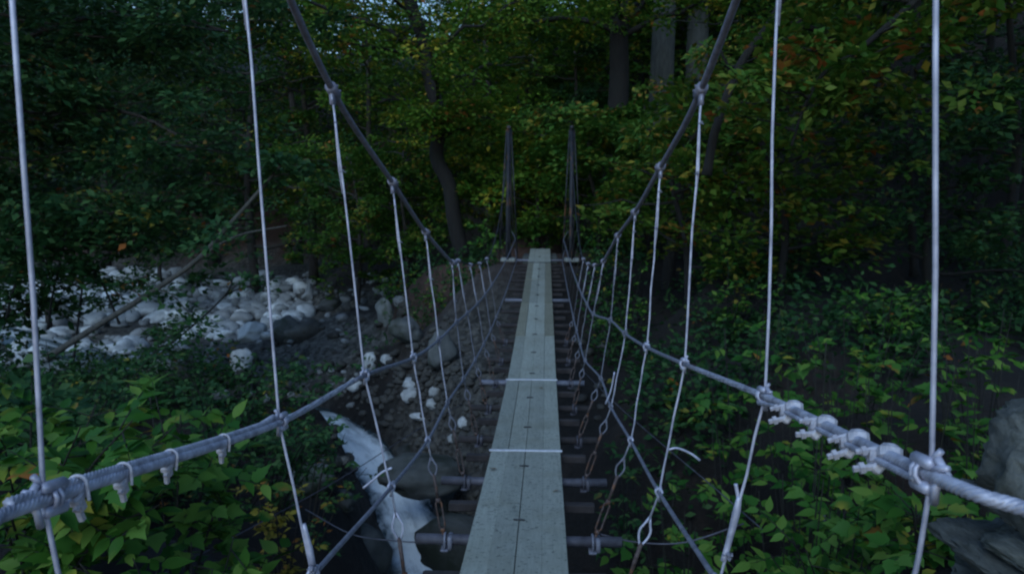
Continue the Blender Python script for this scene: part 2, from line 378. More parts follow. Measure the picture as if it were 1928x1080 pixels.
def make_water():
    V = []; F = []; foam = []; flow = []; nx = 25; n = len(SP)
    fo = np.interp(np.arange(n) / (n - 1) * (len(STREAM) - 1), range(len(STREAM)), [.3, .35, .42, .3, .45, .8, 1, 1, 1, 1, 1, .5, .3, .3])
    for i, p in enumerate(SP):
        t = (SP[min(i + 1, n - 1)] - SP[max(i - 1, 0)]); t.z = 0; t.normalize(); s = Vector((-t.y, t.x, 0)); w = SW[i] * 1.35
        for k in range(nx):
            q = p + s * (w * (2 * k / (nx - 1) - 1))
            al = i * .35; ac = k / (nx - 1)
            z = 0.12 * mnoise.noise(Vector((ac * 4, al * .8, 0))) + 0.07 * mnoise.noise(Vector((ac * 9, al * .6, 3))) - .12 * (2 * ac - 1) ** 2
            V.append((q.x, q.y, q.z + z)); foam.append(fo[i] * (1 - .75 * min(1, max(0, (abs(2 * ac - 1) - .42) / .36)))); flow.append((ac * w, al, 0))
    for i in range(n - 1):
        for k in range(nx - 1):
            a = i * nx + k; F.append((a, a + nx, a + nx + 1, a + 1))
    me = np_mesh('stream', np.array(V), np.array(F), M['water'], True)
    a = me.attributes.new('foam', 'FLOAT', 'POINT'); a.data.foreach_set('value', np.array(foam, dtype=np.float32))
    a = me.attributes.new('flow', 'FLOAT_VECTOR', 'POINT'); a.data.foreach_set('vector', np.array(flow, dtype=np.float32).ravel())
    tag(link('stream', me), kind='structure')
make_water()

# ------------------------------------------------------------------ stones
def rock_mesh(name, seed, sub, mat, flat=0.75, rough=0.28, angular=0.0, fine=0.0):
    import bmesh
    bm = bmesh.new(); bmesh.ops.create_icosphere(bm, subdivisions=sub, radius=1.0)
    rs = np.random.default_rng(seed); off = Vector(rs.uniform(-50, 50, 3))
    cuts = [(Vector(rs.normal(0, 1, 3)).normalized(), rs.uniform(0.55, 0.85)) for _ in range(7)]
    for v in bm.verts:
        d = v.co.normalized(); r = 1 + rough * mnoise.noise(d * 1.1 + off) + rough * 0.45 * mnoise.noise(d * 2.7 + off) + rough * 0.2 * mnoise.noise(d * 6 + off)
        q = d * r
        for nrm, dist in cuts:
            e = q.dot(nrm) - dist
            if e > 0: q -= nrm * (e * (0.5 + 0.45 * angular))
        if fine: q = q * (1 + fine * (mnoise.noise(d * 9 + off) + .6 * mnoise.noise(d * 19 + off) + .4 * mnoise.noise(Vector((d.x * 3, d.y * 3, d.z * 30)) + off)))
        v.co = Vector((q.x, q.y, q.z * flat))
    me = bpy.data.meshes.new(name); bm.to_mesh(me); bm.free()
    me.polygons.foreach_set('use_smooth', [True] * len(me.polygons)); me.materials.append(mat)
    return me

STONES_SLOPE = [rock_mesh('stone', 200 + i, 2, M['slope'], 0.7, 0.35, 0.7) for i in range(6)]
STONES = [rock_mesh('stone', 100 + i, 2, M['stone'], 0.7, 0.35, 0.6) for i in range(8)]
def boulder(label, px, py, Y, w, h, mat, seed, d=None, rot=0.0, group=None, sink=0.25, angular=0.5, name='boulder', tilt=0.0, seat=True):
    """w, h: size seen in photograph pixels; py is the middle of the boulder"""
    if seat:
        d_ = CAM_ROT @ Vector(((px - CX) / FPX, (CY - (py + h * .30)) / FPX, -1.0)); d_ /= d_.y
        ys = np.linspace(max(8, Y - 10), Y + 12, 300); hit = np.nonzero(CAM.z + d_.z * ys <= ground_z(d_.x * ys, ys))[0]
        if len(hit): Y = float(ys[hit[0]])
    c = at(px, py, Y); k = Y / FPX
    me = rock_mesh(name, seed, 4, M[mat], 1.0, 0.3, angular)
    o = link(name, me); o.location = c; o.scale = (w * k / 2 * 1.08, (d if d else w * k / 2 * 0.8), h * k / 2 * 1.12)
    o.rotation_euler = (0, tilt, rot)
    tag(o, label, 'boulder', group); return o

bl = [
 ('large pale white boulder lying on the gravel bar, left of the dark grey one', 475, 629, 34.3, 72, 44, 'pale', 1, {'tilt': .12}),
 ('rounded dark grey boulder just right of the large white boulder', 542, 624, 34.6, 66, 58, 'grey', 2, {}),
 ('upright pale stone left of the large white boulder', 411, 608, 36.8, 28, 40, 'pale', 3, {}),
 ('pale banded boulder below the large white boulder at the water', 455, 684, 26.8, 56, 56, 'stone', 4, {}),
 ('broad low dark boulder with a pale top edge in the stream', 340, 704, 25.5, 84, 44, 'mossrock', 5, {}),
 ('long pale stone leaning beside the upright pale stone', 382, 600, 37, 24, 34, 'pale', 6, {'tilt': -.6}),
 ('pale rounded boulder on top of the leaning stones, right of the fallen stem', 346, 582, 38, 44, 30, 'pale', 7, {}),
 ('pale square-cut boulder among the stones crossed by the fallen stem', 172, 580, 41, 34, 34, 'pale', 8, {'angular': .9}),
 ('wide grey boulder below the square-cut one, behind the fallen stem', 180, 604, 38.5, 54, 34, 'stone', 9, {}),
 ('dark rounded boulder left of the square-cut stone', 112, 590, 40, 46, 40, 'grey', 10, {}),
 ('long flat pale slab at the left edge of the gravel bar', 36, 550, 47, 70, 22, 'pale', 11, {}),
 ('pale boulder behind the flat slab at the left edge', 46, 528, 54, 44, 24, 'pale', 12, {}),
 ('dark boulder behind the square-cut stone under the twigs', 190, 560, 45, 44, 28, 'grey', 13, {}),
 ('small round pale boulder beside the third hanger on the left', 697, 677, 25, 34, 34, 'pale', 14, {'sink': 0}),
 ('oval grey boulder right of the small round pale one', 728, 677, 25.2, 28, 24, 'stone', 15, {}),
 ('big grey slab of rock under the far bank, left of the bridge', 765, 624, 24.6, 86, 56, 'grey', 16, {'angular': .9, 'tilt': .05}),
 ('narrow standing rock leaning against the left of the grey slab', 727, 590, 27, 34, 56, 'grey', 17, {'tilt': .3}),
 ('small pale oval rock high on the far bank, left', 726, 549, 30, 28, 22, 'stone', 18, {'tilt': -.4}),
 ('pale rock lying above the grey slab on the far bank', 752, 570, 28, 28, 22, 'stone', 19, {}),
 ('large grey-green boulder beside the gravel slope near the bridge deck', 828, 668, 18.6, 62, 76, 'grey', 20, {}),
 ('pale blunt boulder, upper left of the cluster by the stream', 773, 722, 18.6, 36, 24, 'stone', 21, {}),
 ('grey boulder in the middle of the cluster by the stream', 774, 746, 18, 36, 30, 'stone', 22, {}),
 ('palest boulder of the cluster by the stream, lowest right', 815, 758, 17.6, 32, 22, 'stone', 23, {}),
 ('flat pale stone below the cluster, at the edge of the stream', 792, 783, 17.1, 42, 14, 'stone', 24, {}),
 ('small grey boulder at the right of the cluster by the stream', 818, 736, 18, 26, 20, 'stone', 25, {}),
 ('flat pale stone lower on the gravel slope by the bridge deck', 852, 826, 15.6, 28, 14, 'stone', 26, {}),
 ('round stone half way up the gravel slope by the bridge deck', 874, 797, 15.8, 26, 24, 'stone', 27, {}),
 ('big dark wet rock overhanging the cascade, left of the deck', 800, 892, 15.6, 130, 80, 'mossrock', 28, {'seat': False, 'd': .9}),
 ('dark rounded boulder in front of the cascade at the bottom', 655, 1035, 14.4, 150, 140, 'mossrock', 29, {'seat': False, 'd': .9}),
 ('low brown rock right of the cascade under the near crossbeam', 858, 1030, 13.6, 60, 160, 'mossrock', 30, {'seat': False, 'd': .8}),
 ('dark wet rock on the left bank of the cascade', 590, 905, 15.6, 110, 60, 'mossrock', 31, {}),
 ('small dark rock at the left lip of the cascade', 622, 868, 18.6, 40, 30, 'mossrock', 41, {}),
 ('dark wedge of rock at the right lip of the cascade', 765, 852, 17.5, 44, 30, 'mossrock', 42, {}),
 ('dark stone low at the left edge of the white water', 650, 945, 16.4, 44, 40, 'mossrock', 43, {}),
 ('dark stone at the right edge of the white water under the deck', 846, 950, 15.5, 50, 46, 'mossrock', 44, {}),
 ('grey rock right of the dark boulder on the far bank', 620, 575, 36, 60, 26, 'grey', 32, {}),
 ('upright pale rock above the dark grey boulder on the far bank', 583, 552, 40, 24, 32, 'stone', 33, {}),
 ('dull grey rock low among the right-hand leaves', 1560, 985, 7.6, 90, 40, 'grey', 34, {}),
]
for lab, px, py, Y, w, h, mt, sd, kw in bl: boulder(lab, px, py, Y, w, h, mt, sd, rot=sd * 1.3, **kw)

# countable stones of the gravel bar and the gravel slope: parts of the ground
def scatter_stones():
    cand = []
    def region(n, x0, x1, y0, y1, s0, s1, Yf):
        for _ in range(n):
            px = random.uniform(x0, x1); py = random.uniform(y0, y1)
            # march along the ray to the ground
            d = CAM_ROT @ Vector(((px - CX) / FPX, (CY - py) / FPX, -1.0)); d /= d.y
            cand.append((d, random.uniform(s0, s1) * random.uniform(0.6, 1.0)))
    region(460, -10, 340, 515, 605, 0.30, 0.95, 0)
    region(300, 330, 590, 522, 640, 0.22, 0.7, 0)
    region(150, -10, 340, 600, 710, 0.2, 0.65, 0)
    region(70, 380, 690, 640, 760, 0.12, 0.35, 0)
    region(330, 790, 960, 610, 870, 0.05, 0.17, 0)
    region(60, 640, 800, 660, 790, 0.08, 0.22, 0)
    region(60, 560, 780, 520, 640, 0.12, 0.35, 0)
    region(170, 620, 860, 690, 900, 0.05, 0.22, 0)
    region(60, 780, 900, 850, 1000, 0.06, 0.2, 0)
    region(30, 1080, 1150, 560, 800, 0.06, 0.2, 0)
    D = np.array([tuple(c[0]) for c in cand]); Ys = np.linspace(10, 75, 260); hit = np.full(len(D), np.nan)
    for k, yy in enumerate(Ys):
        z = CAM.z + D[:, 2] * yy; g = ground_z(D[:, 0] * yy, np.full(len(D), yy))
        m = np.isnan(hit) & (z <= g); hit[m] = yy
    items = []
    for i, (d, s) in enumerate(cand):
        if np.isnan(hit[i]): continue
        p = CAM + d * hit[i]; items.append((s / hit[i], p, s))
    items.sort(key=lambda q: -q[0])
    rest = {True: MB(), False: MB()}
    for i, (a, p, s) in enumerate(items):
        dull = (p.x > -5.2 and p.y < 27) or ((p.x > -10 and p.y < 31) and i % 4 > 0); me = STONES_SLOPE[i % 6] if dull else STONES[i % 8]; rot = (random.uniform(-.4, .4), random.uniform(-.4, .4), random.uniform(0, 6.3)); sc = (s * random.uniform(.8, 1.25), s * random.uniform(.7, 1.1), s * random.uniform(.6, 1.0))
        Z = gz(p.x, p.y) + s * 0.25
        if i < 300:
            o = link('stone', me, ground); o.location = (p.x, p.y, Z); o.rotation_euler = rot; o.scale = sc
        else:
            T = Matrix.Translation((p.x, p.y, Z)) @ Matrix.LocRotScale(None, __import__('mathutils').Euler(rot), Vector(sc))
            rest[dull].add([T @ v.co for v in me.vertices], [tuple(q.vertices) for q in me.polygons])
    for dull in (True, False):
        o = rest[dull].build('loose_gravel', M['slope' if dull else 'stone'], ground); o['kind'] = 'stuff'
scatter_stones()

# ------------------------------------------------------------------ the suspension bridge
bridge = empty('suspension_bridge', (-0.165, 12.0, 3.8))
tag(bridge, 'narrow plank footbridge hung from steel cables, crossing the stream', 'footbridge')
def bpart(mb, name, mat, parent=None, smooth=True):
    """a part of the bridge (or a sub-part), kept in world coordinates"""
    o = mb.build(name, M[mat], None, smooth)
    adopt(o, parent or bridge); return o
def adopt(o, parent):
    w = Matrix.Translation(o.location) if False else o.matrix_basis.copy()
    o.parent = parent
    pm = parent_world(parent); o.matrix_parent_inverse = pm.inverted()
    o.matrix_basis = w
def parent_world(o):
    if o.parent is None: return Matrix.Translation(o.location)
    return Matrix.Identity(4) if o.type != 'EMPTY' and o.matrix_basis == Matrix.Identity(4) else o.matrix_basis.copy()

BX = -0.165                                                   # centre line of the deck
DECK_PTS = [(-3, 4.5), (0, 4.24), (2, 4.08), (4.35, 3.935), (6.67, 3.81), (9.57, 3.755), (12.3, 3.825), (16.4, 4.01), (20.5, 4.22), (24.6, 4.41)]
_dp = crom([Vector((a, b, 0)) for a, b in DECK_PTS], 12)
_dy = [p.x for p in _dp]; _dz = [p.y for p in _dp]
def deck_z(y): return float(np.interp(y, _dy, _dz))

NODE_Y = [1.2, 2.4, 3.63, 4.86, 6.10, 7.33, 8.56, 9.79, 11.02, 12.25, 13.48, 14.71, 15.94, 17.17, 18.4, 19.63, 20.86]
def main_z(y): return 6 - .97 + (.0197 * (y - 12.25) ** 2 if y < 12.25 else .0262 * (y - 12.25) ** 2)
def rail_z(y): return 6 - 1.38 + (.0078 * (y - 12.25) ** 2 if y < 12.25 else .0035 * (y - 12.25) ** 2)
def low_z(y): return 6 - 1.88 + (.0070 * (y - 12.25) ** 2 if y < 12.25 else .0028 * (y - 12.25) ** 2)
# measured photograph pixels of the first nodes: top, rail, lower rail
MEAS = {
 'L': [(None, (97, 936), None), (None, (530, 793), None), ((627, 172), (688, 706), (738, 915)), ((740, 345), (779, 673), (806, 828)), ((802, 438), (826, 640), None), ((852, 494), (860, 606), None)],
 'R': [(None, (1742, 890), None), (None, (1437, 745), None), ((1319, 172), (1288, 685), (1240, 925)), ((1243, 316), (1217, 653), (1187, 828)), ((1195, 400), (1177, 628), (1150, 765)), ((1163, 444), (1149, 603), (1131, 712))]}
NODES = {}
for side, s in (('L', -1), ('R', 1)):
    rows = []
    for i, y in enumerate(NODE_Y):
        top = Vector((BX + s * (0.80 if y > 5 else 0.80 + .02 * (5 - y)), y, main_z(y)))
        if y > 12: top.x = BX + s * (0.74 + .012 * (y - 12))
        elif y > 7: top.x = BX + s * (.80 - .012 * (y - 7))
        rail = Vector((BX + s * (0.69 - (0.004 * max(0, y - 7))), y, rail_z(y)))
        low = Vector((BX + s * 0.60, y, low_z(y)))
        bot = Vector((BX + s * 0.47, y, deck_z(y) - 0.11))
        if i < 6:
            m = MEAS[side][i]
            if m[0]: top = at(*m[0], y)
            if m[1]: rail = at(*m[1], y)
            if m[2]: low = at(*m[2], y)
        rows.append([top, rail, low, bot])
    NODES[side] = rows
# the hangers nearest the camera: run straight through the pixels where they leave the frame
def through(a, b, z):
    t = (z - a.z) / (b.z - a.z); return a + (b - a) * t
for side, i, ptop, pbot in (('L', 0, (40, 0), (126, 1080)), ('L', 1, (467, 0), (592, 1080)), ('R', 0, (1746, 0), (1709, 1080)), ('R', 1, (1461, 0), (1354, 1080))):
    y = NODE_Y[i]; n = NODES[side][i]
    n[0] = through(n[1], at(*ptop, y), main_z(y)); n[2] = through(n[1], at(*pbot, y), low_z(y))
    s = -1 if side == 'L' else 1; n[3] = Vector((BX + s * .47, y, deck_z(y) - .11))

# -- deck: four boards side by side, laid in lengths
JOINTS = [-2.0, 0.88, 3.77, 6.67, 9.57, 12.3, 15.2, 18.1, 21.0, 24.25]
EDGES = [-0.300, -0.1515, 0.0, 0.1515, 0.300]
for j in range(len(JOINTS) - 1):
    y0, y1 = JOINTS[j] + .012, JOINTS[j + 1] - .012
    for b in range(4):
        x0 = BX + EDGES[b] + (0.001 if b == 2 else 0.0005); x1 = BX + EDGES[b + 1] - (0.001 if b == 1 else 0.0005)
        dx = random.uniform(-.003, .003); e0 = random.uniform(-.012, .012); e1 = random.uniform(-.012, .012); h = random.uniform(-.002, .003)
        mb = MB(); n = 7; vs_ = []; fs = []
        for i in range(n):
            y = (y0 + e0) + (y1 + e1 - y0 - e0) * i / (n - 1); z = deck_z(y) + h; bv = .003
            crown = .002
            vs_ += [Vector(q) for q in ((x0 + dx, y, z - .04), (x0 + dx, y, z - bv), (x0 + dx + bv, y, z), ((x0 + x1) / 2 + dx, y, z + crown), (x1 + dx - bv, y, z), (x1 + dx, y, z - bv), (x1 + dx, y, z - .04))]
        for i in range(n - 1):
            for k in range(7):
                a = i * 7 + k; c = i * 7 + (k + 1) % 7; fs.append((a, a + 7, c + 7, c))
        fs.append(tuple(range(7))); fs.append(tuple(reversed(range((n - 1) * 7, n * 7))))
        mb.add(vs_, fs)
        moss = (b in (0, 3) and 12 < y0 < 20)
        o = bpart(mb, 'plank', 'plank_moss' if moss else 'plank', smooth=False)
for y, mt, w in ((3.77, 'strip', .03), (6.67, 'strip', .032), (9.57, 'strip', .03)):
    mb = MB(); mb.box((BX, y, deck_z(y) + .006), (.63, w, .012), bevel=.003); bpart(mb, 'joint_strip', mt, smooth=False)
mb = MB(); mb.box((BX, 21.0, deck_z(21) + .005), (.60, .10, .012), bevel=.003); bpart(mb, 'joint_strip', 'dark', smooth=False)

# -- crossbeams with their bolts; wire ties over the middle gap
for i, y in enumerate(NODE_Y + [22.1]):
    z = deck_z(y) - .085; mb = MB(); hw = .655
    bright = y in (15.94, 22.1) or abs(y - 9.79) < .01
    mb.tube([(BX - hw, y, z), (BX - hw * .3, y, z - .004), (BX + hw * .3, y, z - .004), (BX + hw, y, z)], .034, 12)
    bm_ = bpart(mb, 'crossbeam', ('beam' if y < 6.5 else 'joist') if not bright else 'darkwire')
    if y < 13:
        for s in (-1, 1):
            mb = MB(); c = Vector((BX + s * .47, y, z))
            ring = [c + Vector((.002 * k / 8, .043 * math.cos(k * math.pi / 8), .043 * math.sin(k * math.pi / 8))) for k in range(17)]
            mb.tube([ring[0] + Vector((0, 0, -.07))] + ring[:9] + [ring[8] + Vector((0, 0, -.07))], .008, 6)
            mb.box(c + Vector((0, 0, -.055)), (.05, .12, .014), bevel=.003)
            mb.box(c + Vector((.035, 0, -.015)), (.03, .09, .09), bevel=.006)
            bpart(mb, 'beam_clamp', 'darkwire' if y < 5.5 else 'beam', bm_)
    if y < 23:
        mb = MB(); zt = deck_z(y + .12) + .006; yy = y + .12
        mb.tube([(BX - .035, yy + .012, zt - .002), (BX - .012, yy - .004, zt + .004), (BX + .012, yy, zt + .004), (BX + .036, yy + .004, zt - .002)], .007, 6)
        bpart(mb, 'wire_tie', 'dark')
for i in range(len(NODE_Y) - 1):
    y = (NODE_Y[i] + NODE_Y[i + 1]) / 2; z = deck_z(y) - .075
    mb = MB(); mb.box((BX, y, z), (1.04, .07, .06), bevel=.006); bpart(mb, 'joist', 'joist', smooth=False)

# -- wire rope clip: U bolt, saddle and nuts, modelled along +X, cable at the origin, saddle below
def clip_mesh(name, rc, mat, fist=False):
    mb = MB()
    if fist:                                                  # two cast saddles hooked over the rope, bolts through their ears
        Ry = Matrix.Rotation(.35, 3, 'Y')
        mb.box((-.010, -.004, .006), (.030, rc * 2 + .014, rc + .018), Ry, bevel=.008)
        mb.box((.012, .006, -.010), (.028, rc * 2 + .010, rc + .016), Ry, bevel=.006)
        mb.box((.000, .012, -.024), (.030, .020, .022), Matrix.Rotation(.6, 3, 'X'), bevel=.004)
        for x, z, y1, r in ((.012, .006, .046, .0055), (-.008, -.022, .052, .0065)):
            mb.tube([(x, .010, z), (x, y1, z - .012)], r, 6)
            mb.tube([(x, y1 - .018, z - .006), (x, y1 - .010, z - .009)], r * 1.7, 6)
    else:                                                     # U bolt with a cast saddle hanging below, nuts on both legs
        r = rc + .003
        arc = [Vector((0, r * math.cos(a), r * math.sin(a))) for a in [k * math.pi / 10 for k in range(11)]]
        mb.tube([arc[0] + Vector((.004, 0, -rc * 2.0))] + arc + [arc[-1] + Vector((.004, 0, -rc * 2.0))], .0036 * rc / .015, 8)
        k = rc / .015; T_ = Matrix.Rotation(-.45, 3, 'Y')
        mb.box((-.004 * k, 0, -rc - .008 * k), (.040 * k, rc * 1.5, .018 * k), T_, bevel=.004 * k)
        mb.box((.004 * k, 0, -rc - .022 * k), (.020 * k, rc * 1.3, .026 * k), T_, bevel=.004 * k)
        mb.tube([(.006 * k, .004 * k, -rc - .030 * k), (.018 * k, .004 * k, -rc - .052 * k)], .0075 * k, 6)
        mb.tube([(-.010 * k, -.005 * k, -rc - .014 * k), (-.020 * k, -.005 * k, -rc - .030 * k)], .006 * k, 6)
    me_o = mb.build(name, M[mat], None, False); me = me_o.data; bpy.data.objects.remove(me_o); return me
CLIP = clip_mesh('cable_clip', .0135, 'clip'); CLIPF = clip_mesh('cable_clip', .0125, 'clip', True); CLIPS = clip_mesh('hanger_clip', .007, 'darkwire')
def put_clip(name, me, pos, tan, roll, parent, scale=1.0):
    t = Vector(tan).normalized(); up = Vector((0, 0, 1)); up = (up - t * up.dot(t)).normalized() if abs(t.z) < .95 else t.orthogonal().normalized()
    up = Matrix.Rotation(roll, 3, t) @ up; y = up.cross(t)
    Mx = Matrix(((t.x, y.x, up.x, pos[0]), (t.y, y.y, up.y, pos[1]), (t.z, y.z, up.z, pos[2]), (0, 0, 0, 1))) @ Matrix.Diagonal((scale, scale, scale, 1))
    o = link(name, me); o.matrix_basis = Mx; adopt(o, parent); return o

def along(path, y):
    for a, b in zip(path[:-1], path[1:]):
        if a.y <= y <= b.y:
            t = (y - a.y) / max(b.y - a.y, 1e-6); return a + (b - a) * t, (b - a).normalized()
    return path[-1], (path[-1] - path[-2]).normalized()

def wrap(c, t, r, wr, turns=3, length=.05):
    """wire wound round a cable"""
    t = t.normalized(); u = t.orthogonal().normalized(); w = t.cross(u); pts = []
    for k in range(turns * 10 + 1):
        a = 2 * math.pi * k / 10; pts.append(c + t * (length * (k / (turns * 10) - .5)) + (u * math.cos(a) + w * math.sin(a)) * (r + wr))
    return pts

for side, s in (('L', -1), ('R', 1)):
    rows = NODES[side]
    # main cable, up to the far tower
    pts = [Vector((BX + s * .92, -1.0, main_z(-1))), Vector((BX + s * .90, .2, main_z(.2)))] + [r[0] for r in rows] + [Vector((BX + s * .86, 22.6, 6 + 1.89))]
    mpath = crom(pts, 6); mb = MB(); ka = [p for p in mpath if p.y < 8.6]; kb = [p for p in mpath if p.y >= ka[-1].y]
    mb.tube(ka, .015, 10); mc = bpart(mb, 'main_cable', 'main'); mb = MB(); mb.tube(kb, .011, 8); bpart(mb, 'main_cable', 'post')  # same cable: the far run's dimness is put into a darker colour
    # handrail cable; the part by the camera is a twisted rope
    r0 = rows[0][1]; r1 = rows[1][1]
    start = at(-60, 1003, .98) if side == 'L' else at(2010, 985, .98)
    back = start + (start - r0) * 3
    pts = [back, start] + [r[1] for r in rows] + [Vector((BX + s * .80, 22.5, 5.0))]
    hp = crom(pts, 24); near = [p for p in hp if p.y < 3.4]; far = [p for p in hp if p.y >= near[-1].y]
    fine = []
    for a, b in zip(near[:-1], near[1:]):
        m = max(1, int((b - a).length / (.0022 if .8 < a.y < 2.45 else .02))); fine += [a + (b - a) * k / m for k in range(m)]
    fine.append(near[-1])
    mb = MB(); mb.tube(fine, .0096, 36, lobes=6, lobe_amp=.16, pitch=.012)
    hc = bpart(mb, 'handrail_cable', 'rail')
    mb = MB(); mb.tube(far[::3] + [far[-1]], .0105, 10); bpart(mb, 'handrail_cable', 'darkwire')  # same rope as the near run, dimmed through its colour
    # the returned tail of the cable, laid beside it between the first two hangers
    y_a, y_b = (NODE_Y[0] - .1, NODE_Y[1] - .05) if side == 'L' else (NODE_Y[0], NODE_Y[1] - .05)
    tail = []
    for k in range(60):
        p, t = along(hp, y_a + (y_b - y_a) * k / 59); sd = t.cross(Vector((0, 0, 1))).normalized()
        e = 1 if k < 54 else 1 + (k - 53) * .12
        tail.append(p + ((Vector((0, 0, .012)) - sd * .005) if side == 'L' else Vector((0, 0, -.010)) + sd * -.014) * e)
    mb = MB(); mb.tube(crom(tail, 10), .0080 if side == 'L' else .0055, 30, lobes=6, lobe_amp=.16, pitch=.012); bpart(mb, 'cable_tail', 'rail', hc)
    if side == 'L':
        spots = [(1.275, 2.5, CLIP, 1.0), (1.43, 2.6, CLIP, .95), (1.63, 2.75, CLIP, .95), (1.93, 2.7, CLIP, .95)]
    else:
        spots = [(1.36, .15, CLIPF, .98), (1.53, .0, CLIPF, 1.0), (1.76, .2, CLIPF, 1.05), (2.07, .05, CLIPF, 1.1)]
    for y, roll, me, sc in spots:
        p, t = along(hp, y)
        if side == 'L': roll = roll - 2.6; p = p + Vector((0, 0, .006))
        put_clip('cable_clip', me, p, t, roll, hc, sc)
    # lower rail cable
    back = rows[1][2] + (rows[1][2] - rows[2][2]) * 1.2
    lp = crom([back] + [r[2] for r in rows[1:]] + [Vector((BX + s * .70, 22.4, 4.5))], 6)
    mb = MB(); mb.tube(lp, .0095, 10); lc = bpart(mb, 'lower_cable', 'darkwire')
    # hangers
    for i, r in enumerate(rows):
        top, rail, low, bot = r; y = NODE_Y[i]; wr = (.0042, .0047, .0052, .0052)[min(i, 3)] if i < 9 else .0032
        off = Vector((-s * .0, -.02, 0))
        eye_top = low + (bot - low) * .20; eye_bot = low + (bot - low) * .36
        mid = []
        mb = MB()
        def seg(a, b, n=6, amp=.004):
            out = [a + (b - a) * k / n + Vector((random.uniform(-amp, amp), 0, 0)) * (0 < k < n) for k in range(n)]; return out
        path = seg(top + off, rail + off) + seg(rail + off, low + off, 5) + [low + off, eye_top]
        mb.tube(path, wr, 8)
        h = bpart(mb, 'hanger', 'wire' if i < 5 else 'darkwire' if i < 10 else 'dark')  # hangers further off get darker colours, their dimness painted in
        if i > 9: continue
        # splice and clamp near the top
        u = (rail - top).normalized()
        mb = MB(); mb.tube([top + u * -.01 + Vector((0, -.04, .0)), top + u * .10 + off, top + u * .34 + off + Vector((s * .008, 0, 0)), top + u * .46 + off + Vector((s * .004, 0, 0))], wr * .9, 8)
        bpart(mb, 'wire_splice', 'wire', h)
        for q in (.14, .36): put_clip('hanger_clip', CLIPS, top + u * q + off, u, s * 1.2 + q * 3, h, .8)
        tm = (rows[min(i + 1, len(rows) - 1)][0] - rows[max(i - 1, 0)][0])
        mb = MB(); mb.tube([top - tm.normalized() * .05, top - tm.normalized() * .045, top + tm.normalized() * .045, top + tm.normalized() * .05], [.018, .027, .027, .018], 10)
        mb.box(top + Vector((0, -.01, -.035)), (.02, .05, .06), bevel=.004)
        for q in (-.025, .025): mb.tube([top + tm.normalized() * q + Vector((-.03, 0, .012)), top + tm.normalized() * q + Vector((.03, 0, .012))], .006, 6)
        bpart(mb, 'cable_clamp', 'main', h)
        # clamps where the hanger crosses the rails
        for idx, c, tt in ((1, rail, rows[min(i + 1, 16)][1] - rows[max(i - 1, 0)][1]), (2, low, rows[min(i + 1, 16)][2] - rows[max(i - 1, 1)][2])):
            if i < 1 and idx == 2: continue
            tt = tt.normalized(); rc = .0135 if idx == 1 else .0105
            mb = MB(); mb.tube(wrap(c, tt, rc, .004, 2, .03), .0045, 6)
            sd = Vector((s, 0, 0)); big = 1.0 if idx == 1 else .75
            upv = tt.cross(Vector((1, 0, 0))).normalized(); upv = upv if upv.z > 0 else -upv
            for sg, L0, L1 in ((1, -.034, .030), (-1, -.026, .036)):      # ferrules squeezed on the wrapped wire
                o_ = upv * (sg * (rc + .006)) + sd * (-.004)
                mb.tube([c + tt * (L0 * big) + o_, c + tt * (L0 * .8 * big) + o_, c + tt * (L1 * .8 * big) + o_, c + tt * (L1 * big) + o_], [.006, .0105 * big, .0105 * big, .006], 8)
            ring = [c + tt * (.036 * big) + (tt * math.cos(a) * .8 + upv * math.sin(a)) * (.021 * big) for a in [k * math.pi / 6 for k in range(13)]]
            mb.tube(ring, .0042, 6)
            for q, e in (((-.030, .012), (-.062, .018)), ((-.028, -.006), (-.056, -.002)), ((-.022, .022), (-.040, .040))):   # cut wire ends
                mb.tube([c + tt * (q[0] * big) + upv * (q[1] * big), c + tt * (e[0] * big) + upv * (e[1] * big) + sd * .008], .0055 * big, 6)
            mb.tube([c + off + Vector((0, -.012, .035)), c + off + Vector((s * .012, -.022, .012)), c + off + Vector((-s * .006, -.026, -.006)), c + off + Vector((0, -.012, -.035))], .0065, 6)
            ck = bpart(mb, 'hanger_clamp', 'wire' if i < 4 else 'darkwire', h)
        # eye loop and rusty turnbuckle
        dn = (bot - low).normalized(); sdv = dn.cross(Vector((0, 1, 0))).normalized(); L_ = (eye_bot - eye_top).length
        loop = [eye_top - dn * .03] + [eye_top + dn * (L_ * (k / 8)) + sdv * (.026 * math.sin(math.pi * (k / 8) ** .75)) for k in range(1, 8)] + [eye_bot] + [eye_top + dn * (L_ * (k / 8)) - sdv * (.026 * math.sin(math.pi * (k / 8) ** .75)) for k in range(7, 0, -1)] + [eye_top - dn * .03]
        mb = MB(); mb.tube(loop, .006, 6); bpart(mb, 'eye_loop', 'wire' if i < 3 else 'darkwire', h)
        a = eye_bot - dn * .02; b = bot
        mb = MB(); q1 = a + (b - a) * .38; q2 = a + (b - a) * .80
        mb.tube([a, q1], [.011, .009], 8); mb.tube([q2, b], .009, 8)
        for sg in (-1, 1): mb.tube([q1 - dn * .01, q1 + sdv * sg * .018 + dn * .02, q2 + sdv * sg * .018 - dn * .02, q2 + dn * .01], .007, 6)
        mb.tube([q1 - dn * .015, q1 + dn * .01], .017, 8); mb.tube([q2 - dn * .01, q2 + dn * .015], .017, 8)
        bpart(mb, 'turnbuckle', 'rust', h)
    # long loose wire ends seen against the dark
    h_tails = {'R': [(1, [(1392, 945), (1388, 925), (1385, 910)]), (2, [(1258, 846), (1275, 843), (1300, 853), (1318, 866)]), (4, [(1140, 760), (1150, 735), (1157, 700)])], 'L': [(2, [(738, 880), (720, 888), (700, 905), (684, 918)])]}
    for i, pp in h_tails.get(side, []):
        mb = MB(); mb.tube(crom([at(*q, NODE_Y[i] - .01) for q in pp], 5), .006, 6); bpart(mb, 'loose_wire_end', 'wire')

